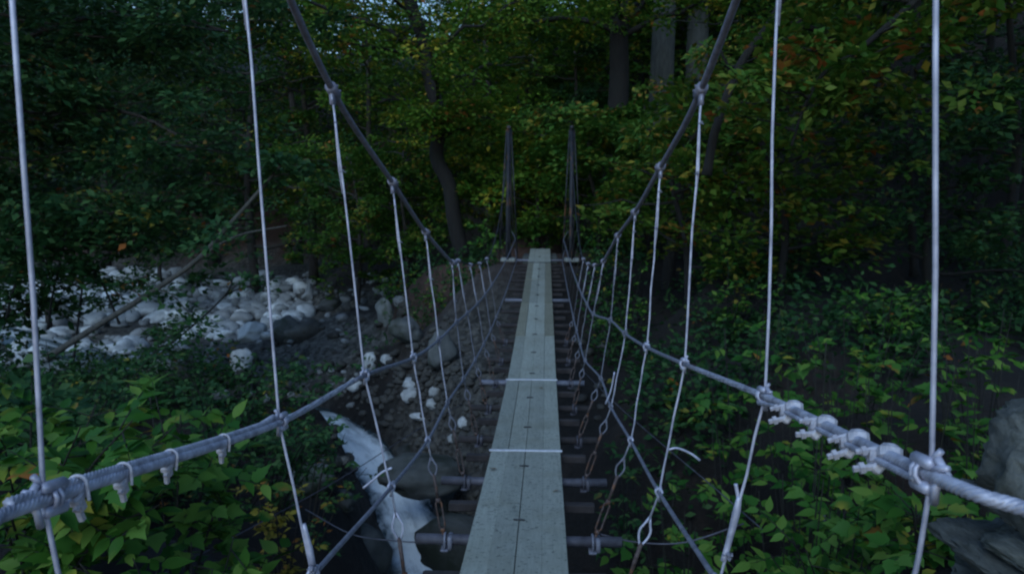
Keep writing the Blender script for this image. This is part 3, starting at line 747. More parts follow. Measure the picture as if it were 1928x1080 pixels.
# splices on the near hangers just below the rail
for side, i, pp, rad in (('L', 1, [(572, 985), (582, 1030), (588, 1062)], [.007, .012, .012]), ('R', 1, [(1392, 935), (1386, 965), (1372, 1020), (1362, 1055)], [.008, .013, .010, .010])):
    mb = MB(); mb.tube(crom([at(*q, NODE_Y[i] - .015) for q in pp], 4), list(np.interp(np.linspace(0, 1, 4 * (len(pp) - 1) + 1), np.linspace(0, 1, len(pp)), rad)), 8)
    bpart(mb, 'swaged_splice', 'wire')
put_clip('cable_clip', CLIPS, at(1368, 1042, 2.38), (-.2, 0, 1), 1.0, bridge, 1.2)
put_clip('cable_clip', CLIPS, at(588, 1068, 2.38), (-.2, 0, 1), 1.0, bridge, 1.3)

# -- storm guys: thin wires running off under the deck
for pp in ([(250, 1110, 5.2), (500, 978, 7.2), (650, 895, 8.8), (800, 800, 11), (870, 760, 13)], [(575, 958, 6.4), (660, 1004, 6.2), (740, 1017, 6.0), (830, 1022, 5.8)], [(1440, 1000, 5.6), (1330, 905, 6.8), (1240, 830, 8), (1160, 760, 9.8), (1100, 700, 12)],
           [(1400, 985, 5.0), (1290, 1020, 4.9), (1200, 1020, 4.9), (1130, 1005, 4.9)]):
    mb = MB(); mb.tube(crom([at(*q) for q in pp], 6), .006, 6); bpart(mb, 'guy_wire', 'beam')

# -- far tower: two posts with stays and base plates
for s in (-1, 1):
    bx = BX + s * .90; y = 22.65; zb = deck_z(22.6) - .15; zt = 6 + 1.93
    mb = MB(); mb.tube([(bx, y, zb), (bx, y, zb + .6), (bx - s * .02, y, zt)], [.085, .075, .06], 12); tp = bpart(mb, 'tower_post', 'post')
    mb = MB(); mb.box((bx, y, zb + .02), (.42, .5, .10), bevel=.02); bpart(mb, 'post_base', 'concrete', tp, smooth=False)
    for q in ((-.26, -.05), (.26, -.05), (0, .5), (0, -.28)):
        mb = MB(); mb.tube([(bx + q[0], y + q[1], zb + .05), (bx - s * .02 + q[0] * .25, y + q[1] * .2, zt - .1)], .020, 6); bpart(mb, 'stay_rod', 'post', tp)
    mb = MB(); mb.tube([(bx - s * .02, y - .13, zt - .05), (bx - s * .02, y + .13, zt - .05)], .06, 12); bpart(mb, 'cable_saddle', 'post', tp)
    mb = MB(); mb.tube([(BX + s * .86, 22.6, zt - .02), (BX + s * .95, 26, 6.1), (BX + s * 1.05, 29.5, 4.3)], .017, 8); bpart(mb, 'backstay', 'main', tp)
# abutment under the far end
mb = MB(); mb.box((BX, 23.4, deck_z(23.4) - .30), (1.0, 1.3, .42), bevel=.03); bpart(mb, 'abutment', 'mossrock', smooth=False)

# ------------------------------------------------------------------ vegetation
random.seed(23); rng = np.random.default_rng(23)
LEAF4 = (np.array([(0, 0, 0), (.28, .45, .06), (0, 1, -.04), (-.28, .45, .06)], float), np.array([(0, 1, 2), (0, 2, 3)]))
LEAF6 = (np.array([(0, 0, 0), (.25, .25, .05), (.26, .55, .05), (0, 1.02, -.08), (-.26, .55, .05), (-.25, .25, .05)], float), np.array([(0, 1, 2, 3), (0, 3, 4, 5)]))
def leaf_arrays(P, Nn, size, tmpl, heading=None):
    n = len(P); tv, tf = tmpl
    Nn = Nn / np.linalg.norm(Nn, axis=1, keepdims=True)
    h = rng.normal(0, 1, (n, 3)) if heading is None else heading + rng.normal(0, .35, (n, 3))
    T = h - Nn * (h * Nn).sum(1, keepdims=True); T /= np.linalg.norm(T, axis=1, keepdims=True) + 1e-9
    B = np.cross(T, Nn)
    V = P[:, None, :] + size[:, None, None] * (tv[None, :, 0:1] * B[:, None, :] + tv[None, :, 1:2] * T[:, None, :] + tv[None, :, 2:3] * Nn[:, None, :])
    F = tf[None] + (np.arange(n) * len(tv))[:, None, None]
    return V.reshape(-1, 3), F.reshape(-1, tf.shape[1])

def spray_points(centers, radii, counts, flat=.16, tilt=.35, droop=.25):
    """leaves lying in flattened, slightly drooping sprays"""
    idx = np.repeat(np.arange(len(centers)), counts); n = len(idx)
    c = np.asarray(centers)[idx]; r = np.asarray(radii)[idx]
    sn = rng.normal(0, .28, (len(centers), 3)); sn[:, 2] = 1; sn /= np.linalg.norm(sn, axis=1, keepdims=True); nn = sn[idx]
    a = rng.uniform(0, 2 * np.pi, n); q = np.sqrt(rng.uniform(0, 1, n))
    e1 = np.cross(nn, np.array([0, 1, .2])); e1 /= np.linalg.norm(e1, axis=1, keepdims=True); e2 = np.cross(nn, e1)
    P = c + (r * q)[:, None] * (np.cos(a)[:, None] * e1 + np.sin(a)[:, None] * e2) + nn * (rng.normal(0, 1, n) * flat * r)[:, None]
    P[:, 2] -= droop * r * q * q
    N_ = nn + rng.normal(0, tilt, (n, 3))
    return P, N_, e1 * np.cos(a)[:, None] + e2 * np.sin(a)[:, None]

def crown_mesh(name, centers, radii, counts, leaf, mat, tmpl=LEAF4, **kw):
    P, N_, H = spray_points(centers, radii, counts, **kw)
    V, F = leaf_arrays(P, N_, leaf * rng.uniform(.65, 1.3, len(P)), tmpl, H)
    return np_mesh(name, V, F, M[mat])

def wob(a, b, n, amp):
    a = Vector(a); b = Vector(b); L = (b - a).length
    return [a + (b - a) * (k / n) + Vector((random.uniform(-1, 1), random.uniform(-1, 1), random.uniform(-1, 1))) * (amp * L * math.sin(math.pi * k / n)) for k in range(n + 1)]

def tree(name, label, trunk, r0, r1, barkm, leafm, t0=.3, limbs=14, llen=4.0, sprays=8, sr=.8, leaves=55, leaf=.13, up=.25, extra=(), group='trees of the far bank', spread_dir=None, cat='tree', tmpl=LEAF4, toward=0.0):
    base = Vector(trunk[0]); root = empty(name, base); tag(root, label, cat, group)
    tp = crom(trunk, 6); n = len(tp); sprays = max(3, int(sprays * .78))
    mb = MB(); mb.tube([p - base for p in tp], [r0 * (1.25 if k == 0 else 1) + (r1 - r0) * (k / (n - 1)) for k in range(n)], 10)
    centers = []; lm = MB()
    def limb(p, d, L, r):
        end = p + d * L; path = wob(p, end, 5, .05); path = [q + Vector((0, 0, -.06 * L * (k / 5) ** 2)) for k, q in enumerate(path)]
        lm.tube([q - base for q in path], [r * (1 - .75 * k / 5) for k in range(6)], 5, caps=False)
        for j in range(sprays):
            u = .25 + .75 * (j + random.random()) / sprays; k = min(4, int(u * 5)); q = path[k] + (path[k + 1] - path[k]) * (u * 5 - k if u < 1 else 1)
            sd = Vector((random.gauss(0, 1), random.gauss(0, 1), random.gauss(.05, .45))).normalized() * random.uniform(.2, .32) * L * (1.25 - .6 * u)
            c = q + sd + d * .1 * L
            lm.tube([q - base, (q + c) / 2 - base + Vector((0, 0, .03)), c - base], [r * .3, r * .2, .004], 3, caps=False)
            centers.append(c)
    for i in range(limbs):
        t = t0 + (1 - t0) * (i + random.random() * .8) / limbs; k = min(n - 2, int(t * (n - 1))); p = tp[k] + (tp[k + 1] - tp[k]) * (t * (n - 1) - k)
        a = i * 2.4 + random.uniform(-.4, .4); d = Vector((math.cos(a), math.sin(a) - toward, up + random.uniform(-.15, .25)))
        if spread_dir is not None: d += Vector(spread_dir)
        limb(p, d.normalized(), llen * random.uniform(.7, 1.15) * (1.1 - .45 * max(0, t - .5)), r0 * .32 * (1.1 - .5 * t) + .012)
    for path, rr, ns, lr in extra:
        pp = crom(path, 5); m = len(pp)
        mb.tube([q - base for q in pp], [rr * (1 - .7 * k / (m - 1)) for k in range(m)], 7)
        for j in range(ns):
            u = .15 + .85 * random.random(); q = pp[min(m - 1, int(u * m))]
            c = q + Vector((random.gauss(0, lr), random.gauss(0, lr), random.gauss(-.1 * lr, lr * .4)))
            lm.tube([q - base, (q + c) / 2 - base + Vector((0, 0, .03)), c - base], [rr * .25, rr * .15, .004], 3, caps=False); centers.append(c)
    mb.add(lm.v, lm.f)
    mb.build('trunk', M[barkm], root)
    if centers:
        C = np.array([tuple(c - base) for c in centers]); rad = 0.95 * sr * rng.uniform(.5, 1.35, len(C)); cnt = rng.poisson(leaves * 1.6, len(C)) + 4
        link('crown', crown_mesh('crown', C, rad, cnt, leaf * 1.55, leafm, tmpl), root)
    return root

def T(pp, Y): return [at(x, y, Y) if len(q) == 2 else at(x, y, q[2]) for q in pp for x, y in [q[:2]]]

# --- far bank, centre
tree('leaning_tree', 'dark crooked tree trunk leaning left of the far bridge tower', T([(872, 485), (856, 420), (846, 350), (822, 295), (828, 225), (806, 140), (798, 80), (772, 0), (752, -120), (740, -260)], 28), .27, .2, 'bark_dark', 'lf_yel', .35, 12, 4.2, 9, .8, 60, .13,
     extra=[(T([(800, 95), (760, 75), (720, 52), (640, 25), (560, -5)], 28), .15, 22, .9), (T([(822, 240), (860, 215), (930, 225)], 27.5), .06, 12, .6), (T([(820, 230), (800, 205), (840, 200)], 27), .05, 8, .4)])
tree('grey_barked_tree', 'tall pale grey straight trunk, the left one of the pair right of centre', T([(1236, 440), (1240, 330), (1246, 150), (1252, 0), (1260, -200), (1268, -420)], 36), .62, .42, 'bark_grey', 'lf_mid', .62, 10, 5, 8, .9, 50, .14)
tree('grey_barked_tree', 'tall pale grey straight trunk, the right one of the pair, by the right main cable', T([(1300, 440), (1304, 300), (1310, 150), (1316, 0), (1322, -200), (1330, -420)], 38), .60, .42, 'bark_grey', 'lf_mid', .62, 10, 5, 8, .9, 50, .14)
tree('dark_limbed_tree', 'dark tree with a long level limb reaching left, beside the pale trunks', T([(1150, 430), (1158, 300), (1166, 150), (1166, 60), (1178, -40), (1190, -220)], 31), .46, .28, 'bark_dark', 'lf_yel', .55, 10, 4, 8, .8, 55, .13,
     extra=[(T([(1160, 60), (1120, 42), (1060, 34), (1000, 42), (940, 32), (870, 42)], 31), .14, 34, .9), (T([(1170, 40), (1205, 15), (1225, -30)], 31), .14, 6, .6)])
und = [('young tree with tiered yellow-green leaves, between the far tower posts', 1015, 452, 28.5, 4.4, 'lf_yel', 1.9), ('bushy young tree left of the left tower post', 930, 455, 31, 4.4, 'lf_yel', 1.9),
       ('green young tree right behind the right tower post', 1125, 455, 25.5, 4.6, 'lf_mid', 2.0), ('leafy young tree at the foot of the pale trunks', 1215, 450, 27, 5.0, 'lf_mid', 2.2),
       ('dense young tree left of the leaning dark trunk', 760, 470, 33, 6.5, 'lf_mid', 2.6), ('green understory tree above the grey slab of rock', 670, 480, 35, 7, 'lf_mid', 2.8),
       ('dark young tree behind the path, high between the tower posts', 985, 430, 38, 9.5, 'lf_mid', 2.8), ('dark young tree behind the path, above the right tower post', 1085, 430, 37, 9.5, 'lf_dark', 2.8),
       ('tall leafy tree filling the top left of the leaning trunk', 690, 470, 42, 15, 'lf_yel', 4.0), ('tall green tree at the top between leaning trunk and long limb', 920, 440, 41, 16, 'lf_yel', 4.0)]
for lab, px, py, Y, H, lm_, ll in und:
    b = at(px, py, Y); b.z = gz(b.x, b.y) - .1
    tr_ = [b, b + Vector((random.uniform(-.2, .2), 0, H * .35)), b + Vector((random.uniform(-.4, .4), random.uniform(-.3, .3), H * .7)), b + Vector((random.uniform(-.6, .6), random.uniform(-.3, .3), H))]
    big = H > 12
    tree('understory_tree', lab, tr_, .05 + H * .011, .03, 'bark_brown', lm_, .18, 20 if big else 15, ll, 9 if big else 7, .75 if big else .55, 60, .13, .18, toward=.25)

# --- right bank
tree('forked_tree', 'thin dark forked tree with a bare limb reaching right at the top', T([(1330, 330), (1350, 235), (1395, 120), (1455, 36), (1490, -60), (1510, -200)], 14), .085, .05, 'bark_dark', 'lf_org', .7, 7, 2.2, 6, .5, 45, .12,
     extra=[(T([(1455, 40), (1530, 55), (1600, 92), (1645, 125), (1670, 155), (1735, 182), (1800, 215)], 14), .055, 16, .5)], group='trees of the right bank')
tree('slanting_branch_tree', 'thin dark stem slanting down to the left in the upper right', T([(1800, -70), (1720, 5), (1620, 92), (1550, 140), (1515, 200), (1490, 275)], 12.5), .055, .018, 'bark_dark', 'lf_org', .1, 10, 1.2, 6, .42, 34, .12, group='trees of the right bank')
rt = [('young maple with orange and yellow leaves beside the right main cable', 1370, 440, 21, 6.2, 'lf_org', 2.3, .14), ('leafy sapling with orange leaves by the third right hanger', 1300, 450, 18, 4.4, 'lf_org', 1.8, .13),
      ('yellow-green maple sapling in the middle of the right half', 1470, 470, 17, 4.8, 'lf_org', 2.2, .15), ('green sapling right of the dark hollow', 1760, 480, 17, 5.0, 'lf_dark', 2.2, .13),
      ('dark leafy tree at the right edge, upper', 1890, 450, 20, 9, 'lf_dark', 3.2, .14), ('dark leafy tree behind the first right hanger', 1770, 420, 27, 11, 'lf_dark', 3.6, .14),
      ('tall tree of turning leaves at the top right corner', 1840, 420, 24, 13, 'lf_org', 3.6, .15), ('tall dim tree behind the forked one', 1480, 420, 30, 14, 'lf_mid', 4.0, .14), ('tall dim tree right of the thin bare trunk', 1620, 420, 33, 15, 'lf_mid', 4.0, .14)]
for lab, px, py, Y, H, lm_, ll, lf in rt:
    b = at(px, py, Y); b.z = gz(b.x, b.y) - .1
    tr_ = [b, b + Vector((random.uniform(-.2, .2), 0, H * .35)), b + Vector((random.uniform(-.5, .5), random.uniform(-.3, .3), H * .7)), b + Vector((random.uniform(-.6, .6), random.uniform(-.3, .3), H))]
    tree('understory_tree', lab, tr_, .05 + H * .010, .03, 'bark_dark', lm_, .2, 12, ll, 7, .6, 42, lf * .9, .15, group='trees of the right bank', toward=.2)
for lab, pp, Y, r in (('thin straight dark trunk right of the middle hanger, upper right', [(1658, 470), (1656, 300), (1660, 150), (1664, 0), (1668, -200)], 25, .15),
                      ('slim dark trunk next to the first right hanger', [(1722, 520), (1716, 400), (1712, 250), (1722, 100), (1735, -100)], 19, .10),
                      ('slim dark stem left of the dark hollow', [(1500, 500), (1492, 350), (1498, 200), (1510, 0), (1515, -150)], 26, .12),
                      ('curved dark trunk under the orange sapling', [(1255, 560), (1262, 480), (1275, 400), (1290, 250)], 22, .20)):
    tree('slim_tree', lab, T(pp, Y), r, r * .6, 'bark_dark', 'lf_mid', .6, 8, 2.2, 6, .6, 45, .13, group='trees of the right bank')

for lab, bx_, by_, H in (('large tree added off the right edge for shade, its turning leaves hanging into the top right corner', 9.5, 8.5, 19), ('large tree added off the right edge for shade, its dark leaves behind the corner leaves', 12.5, 14.5, 22)):
    b = Vector((bx_, by_, gz(bx_, by_) - .1))  # both trees are added to keep light off the right bank
    tree('added_shade_tree', lab, [b, b + Vector((.2, .1, H * .4)), b + Vector((-.3, .2, H * .75)), b + Vector((0, 0, H))], .34, .1, 'bark_dark', 'lf_org' if by_ < 10 else 'lf_dark', .32, 22, 6.5, 12, 1.0, 60, .15, .12, group='trees of the right bank')
# --- left bank and the trees over the gravel bar
lt = [('dark tree overhanging the gravel bar at the left edge', -130, 640, 19, 12, 3.8, (.55, 0, -.1)), ('dark tree hanging over the stones, behind the first left hanger', 90, 560, 33, 15, 4.6, (0, -.3, 0)), ('dark tree behind the gravel bar, left of the second left hanger', 300, 515, 46, 18, 5.2, (0, -.3, 0)),
      ('dense tree behind the second left hanger', 480, 505, 42, 17, 5.0, (0, -.3, 0)), ('dense tree right of the second left hanger', 590, 500, 45, 17, 4.8, (0, -.2, 0)), ('tall dark tree at the upper left corner', -20, 505, 52, 22, 5.5, (0, -.2, 0)), ('tall dark tree left of the second left hanger, top', 200, 505, 56, 24, 5.5, (0, -.2, 0)), ('tall green tree behind the left main cable', 560, 490, 54, 23, 5.5, (0, -.2, 0)),
      ('tall tree at the top between the two left hangers', 400, 500, 58, 24, 5.5, (0, -.2, 0))]
for k, (lab, px, py, Y, H, ll, sd) in enumerate(lt):
    b = at(px, py, Y); b.z = gz(b.x, b.y) - .1
    tr_ = [b, b + Vector((random.uniform(-.3, .3), 0, H * .35)), b + Vector((random.uniform(-.7, .7), random.uniform(-.5, .5), H * .7)), b + Vector((random.uniform(-.9, .9), random.uniform(-.5, .5), H))]
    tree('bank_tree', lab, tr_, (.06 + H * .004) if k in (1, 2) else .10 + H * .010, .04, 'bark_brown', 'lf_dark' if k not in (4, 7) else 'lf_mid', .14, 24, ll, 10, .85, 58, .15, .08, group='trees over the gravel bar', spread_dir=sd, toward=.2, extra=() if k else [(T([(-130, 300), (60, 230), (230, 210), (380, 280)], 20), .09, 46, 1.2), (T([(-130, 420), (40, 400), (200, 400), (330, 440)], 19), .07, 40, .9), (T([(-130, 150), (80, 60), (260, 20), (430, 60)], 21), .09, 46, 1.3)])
tree('fallen_tree', 'fallen bare trunk slanting across the pale stones, with a forked top', T([(90, 672), (180, 615), (280, 553), (370, 490), (430, 425), (486, 362), (530, 310)], 15.5), .070, .03, 'bark_log', 'lf_dark', .9, 3, .7, 4, .4, 25, .11,
     extra=[(T([(368, 492), (410, 462), (460, 440), (540, 425)], 15.5), .045, 5, .4), (T([(300, 545), (330, 560), (380, 620)], 15.3), .018, 5, .4)], group='stems over the gravel bar')
for lab, pp, Y in (('thin dark stem leaning at the far left over the stones', [(12, 600), (25, 545), (48, 490), (70, 420)], 17), ('thin dark stem right of the first left hanger', [(90, 620), (98, 560), (112, 500), (128, 420)], 17.5),
                   ('thin dark forked stem in front of the square-cut stone', [(138, 680), (148, 600), (155, 540), (166, 480), (176, 400)], 18), ('thin dark twig bending right over the pale stones', [(225, 610), (205, 560), (190, 530), (172, 500), (165, 470)], 18),
                   ('thin dark stem below the fallen trunk', [(215, 790), (240, 700), (330, 640), (420, 560), (440, 520)], 17)):
    tree('thin_stem', lab, T(pp, Y), .03, .015, 'bark_dark', 'lf_dark', .3, 5, .9, 4, .35, 26, .10, group='stems over the gravel bar')

# --- woodland on the slopes behind: reads as one mass
def woodland():
    C = []
    n = 0
    while n < 7600:
        Y = 36 + 50 * random.random() ** 1.3; x = (random.uniform(-150, 2080) - 1028) * Y / FPX
        y0 = float(np.interp(x, [-40, -16, -9, -2, 6, 12, 30], [60, 56, 48, 40, 36, 33, 30]))
        if Y < y0: continue
        g = gz(x, Y); h = random.random() * (21 if x > -8 else 25)
        C.append((x, Y, g + h)); n += 1
    C = np.array(C)
    me = crown_mesh('woodland', C, rng.uniform(.9, 1.9, len(C)), np.full(len(C), 36), .42, 'lf_mid', flat=.22)
    tag(link('woodland', me), 'distant woodland covering the slope behind the trees', 'woodland', kind='stuff')
woodland()

# --- undergrowth on the forest floor
def undergrowth():
    n = 9000; px = rng.uniform(-120, 2060, n); Y = 5 + 50 * rng.random(n) ** 1.35; x = (px - 1028) * Y / FPX
    z = ground_z(x, Y); ds = np.sqrt(((x[:, None] - SPn[None, :, 0]) ** 2 + (Y[:, None] - SPn[None, :, 1]) ** 2)).min(1)
    bar = (x < -5) & (Y > 20) & (Y < 58) & (z < 2.6)
    slope = np.hypot((x + 2.0) / 1.4, (Y - 17.5) / 4.0) < 1
    path = (np.abs(x + .2) < 1.4) & (Y > 12)
    near = (x > -5.0) & (x < 1.6) & (Y < 17)        # the bare rocky gorge of the cascade
    patch = np.array([mnoise.noise(Vector((a * .35, b_ * .35, 7.0))) for a, b_ in zip(x, Y)])
    k = (patch > np.where(x > 2.5, .08, -.12)) & ~(bar | slope | path | near) & (ds > 1.5)
    C = np.stack([x, Y, z + rng.uniform(.05, .7, n)], 1)[k]
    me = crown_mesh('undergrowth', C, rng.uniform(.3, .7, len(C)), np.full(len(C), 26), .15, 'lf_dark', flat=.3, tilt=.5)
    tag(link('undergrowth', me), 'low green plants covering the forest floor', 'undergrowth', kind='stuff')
undergrowth()

# --- shrubs: stems, leaves one by one where they show large
def leaf_data(name, mat, lobed):
    V = [(0, 0, 0)]
    if lobed: prof = [(.12, .03), (.28, .06), (.36, .20), (.47, .36), (.34, .42), (.38, .60), (.24, .64), (.13, .80), (0, 1.04)]
    else: prof = [(.08, .05), (.18, .18), (.235, .34), (.22, .54), (.14, .74), (.055, .92), (0, 1.08)]
    mid = [(0, y, -.10 * y * y) for x, y in prof]
    V = [(0, 0, 0)] + [(x, y, .07 * x / .3 - .10 * y * y) for x, y in prof] + [(-x, y, .07 * x / .3 - .10 * y * y) for x, y in prof[:-1]] + [(0, y, -.10 * y * y) for x, y in prof[:-1]]
    k = len(prof); F = []
    right = [0] + list(range(1, k + 1)); left = [0] + list(range(k + 1, 2 * k)) + [k]; m = [0] + list(range(2 * k, 3 * k - 1)) + [k]
    for i in range(k):
        a = [right[i], right[i + 1], m[i + 1], m[i]]; b = [left[i + 1], left[i], m[i], m[i + 1]]
        for q in (a, b):
            q2 = list(dict.fromkeys(q))
            if len(q2) >= 3: F.append(tuple(q2))
    me = bpy.data.meshes.new(name); me.from_pydata(V, [], F); me.update(); me.polygons.foreach_set('use_smooth', [True] * len(me.polygons)); me.materials.append(mat)
    return me
LEAF_OV = leaf_data('leaf', M['lf_near'], False); LEAF_LO = leaf_data('leaf', M['lf_near'], True); LEAF_OV2 = leaf_data('leaf', M['lf_org'], True); LEAF_DK = leaf_data('leaf', M['lf_dark'], False); LEAF_LT = leaf_data('leaf', M['lf_light'], True)

def shrub(label, base, stems, leaf, n_parts, data, group, per_twig=9, twigs=7, stem_r=.012, flat=.35, rest_mat='lf_near', extra_rest=0, name='shrub'):
    """stems: list of polylines; twigs grow sideways from the upper part of each stem and carry leaves in two ranks"""
    base = Vector(base); root = empty(name, base); tag(root, label, 'shrub', group)
    mb = MB(); L = []
    for st in stems:
        p = crom(st, 6); m = len(p); mb.tube([q - base for q in p], [stem_r * (1 - .7 * k / (m - 1)) for k in range(m)], 6)
        for j in range(twigs):
            u = .3 + .7 * (j + random.random()) / twigs; q = p[min(m - 1, int(u * (m - 1)))]; 
            d = Vector((random.gauss(0, 1), random.gauss(0, 1), random.gauss(.1, flat))).normalized(); tl = leaf * random.uniform(1.6, 3.2)
            pts = [q + d * (tl * k / 4) + Vector((0, 0, -.10 * tl * (k / 4) ** 2)) for k in range(5)]
            mb.tube([w - base for w in pts], [stem_r * .4 * (1 - .15 * k) for k in range(5)], 4)
            sd = d.cross(Vector((0, 0, 1))).normalized()
            for k in range(per_twig):
                t = .25 + .75 * k / (per_twig - 1); c = q + d * (tl * t) + Vector((0, 0, -.10 * tl * t * t))
                side = 1 if k % 2 else -1
                h = (d * random.uniform(.3, .9) + sd * side * random.uniform(.6, 1)).normalized() if k < per_twig - 1 else d
                nn = (Vector((0, 0, 1)) + Vector((random.gauss(0, .45), random.gauss(0, .45) - .15, 0))).normalized()
                L.append((c, h, nn, leaf * random.uniform(.65, 1.15)))
    mb.build('stem', M['twig'], root)
    L.sort(key=lambda q: -q[3] / max(.5, (q[0] - CAM).length))
    rest = []
    for i, (c, h, nn, sz) in enumerate(L):
        t = (h - nn * h.dot(nn)).normalized(); b = t.cross(nn)
        if i < n_parts:
            o = link('leaf', random.choice(data) if isinstance(data, list) else data, root)
            o.matrix_basis = Matrix(((b.x, t.x, nn.x, c.x - base.x), (b.y, t.y, nn.y, c.y - base.y), (b.z, t.z, nn.z, c.z - base.z), (0, 0, 0, 1))) @ Matrix.Diagonal((sz, sz, sz, 1))
        else: rest.append((c - base, t, nn, sz))
    if rest:
        P = np.array([tuple(q[0]) for q in rest]); H = np.array([tuple(q[1]) for q in rest]); N_ = np.array([tuple(q[2]) for q in rest]); S = np.array([q[3] for q in rest])
        V, F = leaf_arrays(P, N_, S, LEAF6, H * 3)
        o = link('small_leaves', np_mesh('small_leaves', V, F, M[rest_mat]), root); o['kind'] = 'stuff'
    return root

def stem_fan(base, tips, bend=.25):
    out = []
    for t in tips:
        t = Vector(t); b = Vector(base); mid = b + (t - b) * .55 + Vector((0, 0, bend * (t - b).length * .4)); out.append([b, mid, t])
    return out
def shrub_px(label, tips, base, leaf, n_parts, data, group, **kw):
    b = at(*base); b.z = gz(b.x, b.y) - .05
    return shrub(label, b, stem_fan(b, [at(*t) for t in tips]), leaf, n_parts, data, group, **kw)

random.seed(31)
G1 = 'leafy shrubs of the near bank'
def grid_tips(x0, x1, y0, y1, Y0, Y1, n): return [(random.uniform(x0, x1), random.uniform(y0, y1), random.uniform(Y0, Y1)) for _ in range(n)]
shrub_px('bright green broad-leaved shrub in the lower left corner under the handrail cable', grid_tips(-60, 250, 770, 1000, 3.6, 5.2, 9) + [(330, 800, 4.6), (300, 950, 4.0), (180, 760, 5.0), (60, 720, 5.4)], (60, 1150, 4.6), .14, 300, [LEAF_OV, LEAF_OV, LEAF_OV, LEAF_LT], G1, per_twig=9, twigs=9)
shrub_px('green shrub with pointed lobed leaves reaching up under the left cable clips', [(420, 800, 5.0), (400, 860, 4.8), (470, 830, 5.3), (340, 780, 5.4), (280, 730, 5.8)], (330, 1150, 5.2), .15, 300, [LEAF_OV, LEAF_LO, LEAF_LT], G1, per_twig=7, twigs=8)
shrub_px('low dark green shrub at the bottom between the two left hangers', [(360, 1020, 4.4), (440, 1010, 4.6), (250, 1050, 4.0), (500, 1050, 5.0), (400, 1070, 4.2), (150, 1060, 3.8)], (360, 1250, 4.5), .17, 160, LEAF_OV, G1, per_twig=6, twigs=3)
shrub_px('feathery dark shrub in front of the stream, right of the left cable clips', grid_tips(330, 660, 690, 810, 9, 12, 14), (420, 900, 11), .10, 260, LEAF_DK, G1, per_twig=9, twigs=10, rest_mat='lf_dark')
shrub_px('thin dark shrub whose leaves cover the white stream water', [(610, 800, 12), (580, 785, 12), (560, 850, 11.5), (540, 820, 11), (590, 815, 11.5), (520, 860, 11), (605, 795, 9.5), (640, 805, 9.5), (655, 830, 9.8), (625, 790, 9.2)], (500, 960, 11.5), .10, 220, LEAF_DK, G1, per_twig=9, twigs=9, rest_mat='lf_dark')
shrub_px('dark leafy shrub below the gravel bar at the left edge', grid_tips(-40, 360, 620, 740, 9, 13, 14), (120, 900, 11), .11, 260, LEAF_DK, G1, per_twig=9, twigs=9, rest_mat='lf_dark')
shrub_px('slender leafy sprig hanging over the upper lip of the cascade', [(612, 790, 10), (635, 800, 10), (650, 815, 10), (625, 825, 10.2), (665, 850, 10), (690, 880, 10)], (560, 920, 10.5), .10, 200, LEAF_DK, G1, per_twig=8, twigs=6, rest_mat='lf_dark')
shrub_px('twiggy dark shrub in front of the pale stones, between the left hangers', grid_tips(230, 400, 610, 720, 14, 17, 8) + grid_tips(570, 670, 640, 730, 14, 17, 5), (430, 800, 15), .12, 260, LEAF_DK, G1, per_twig=9, twigs=9, rest_mat='lf_dark')
shrub_px('small golden fern-like plant low between the left hangers', [(480, 900, 7.5), (520, 960, 7.2), (560, 980, 7.3), (500, 930, 7.4), (550, 920, 7.6)], (530, 1080, 7.4), .09, 160, leaf_data('leaf', M['lf_gold'], False), G1, per_twig=9, twigs=6, rest_mat='lf_gold')
random.seed(37)
G2 = 'leafy shrubs of the right bank'
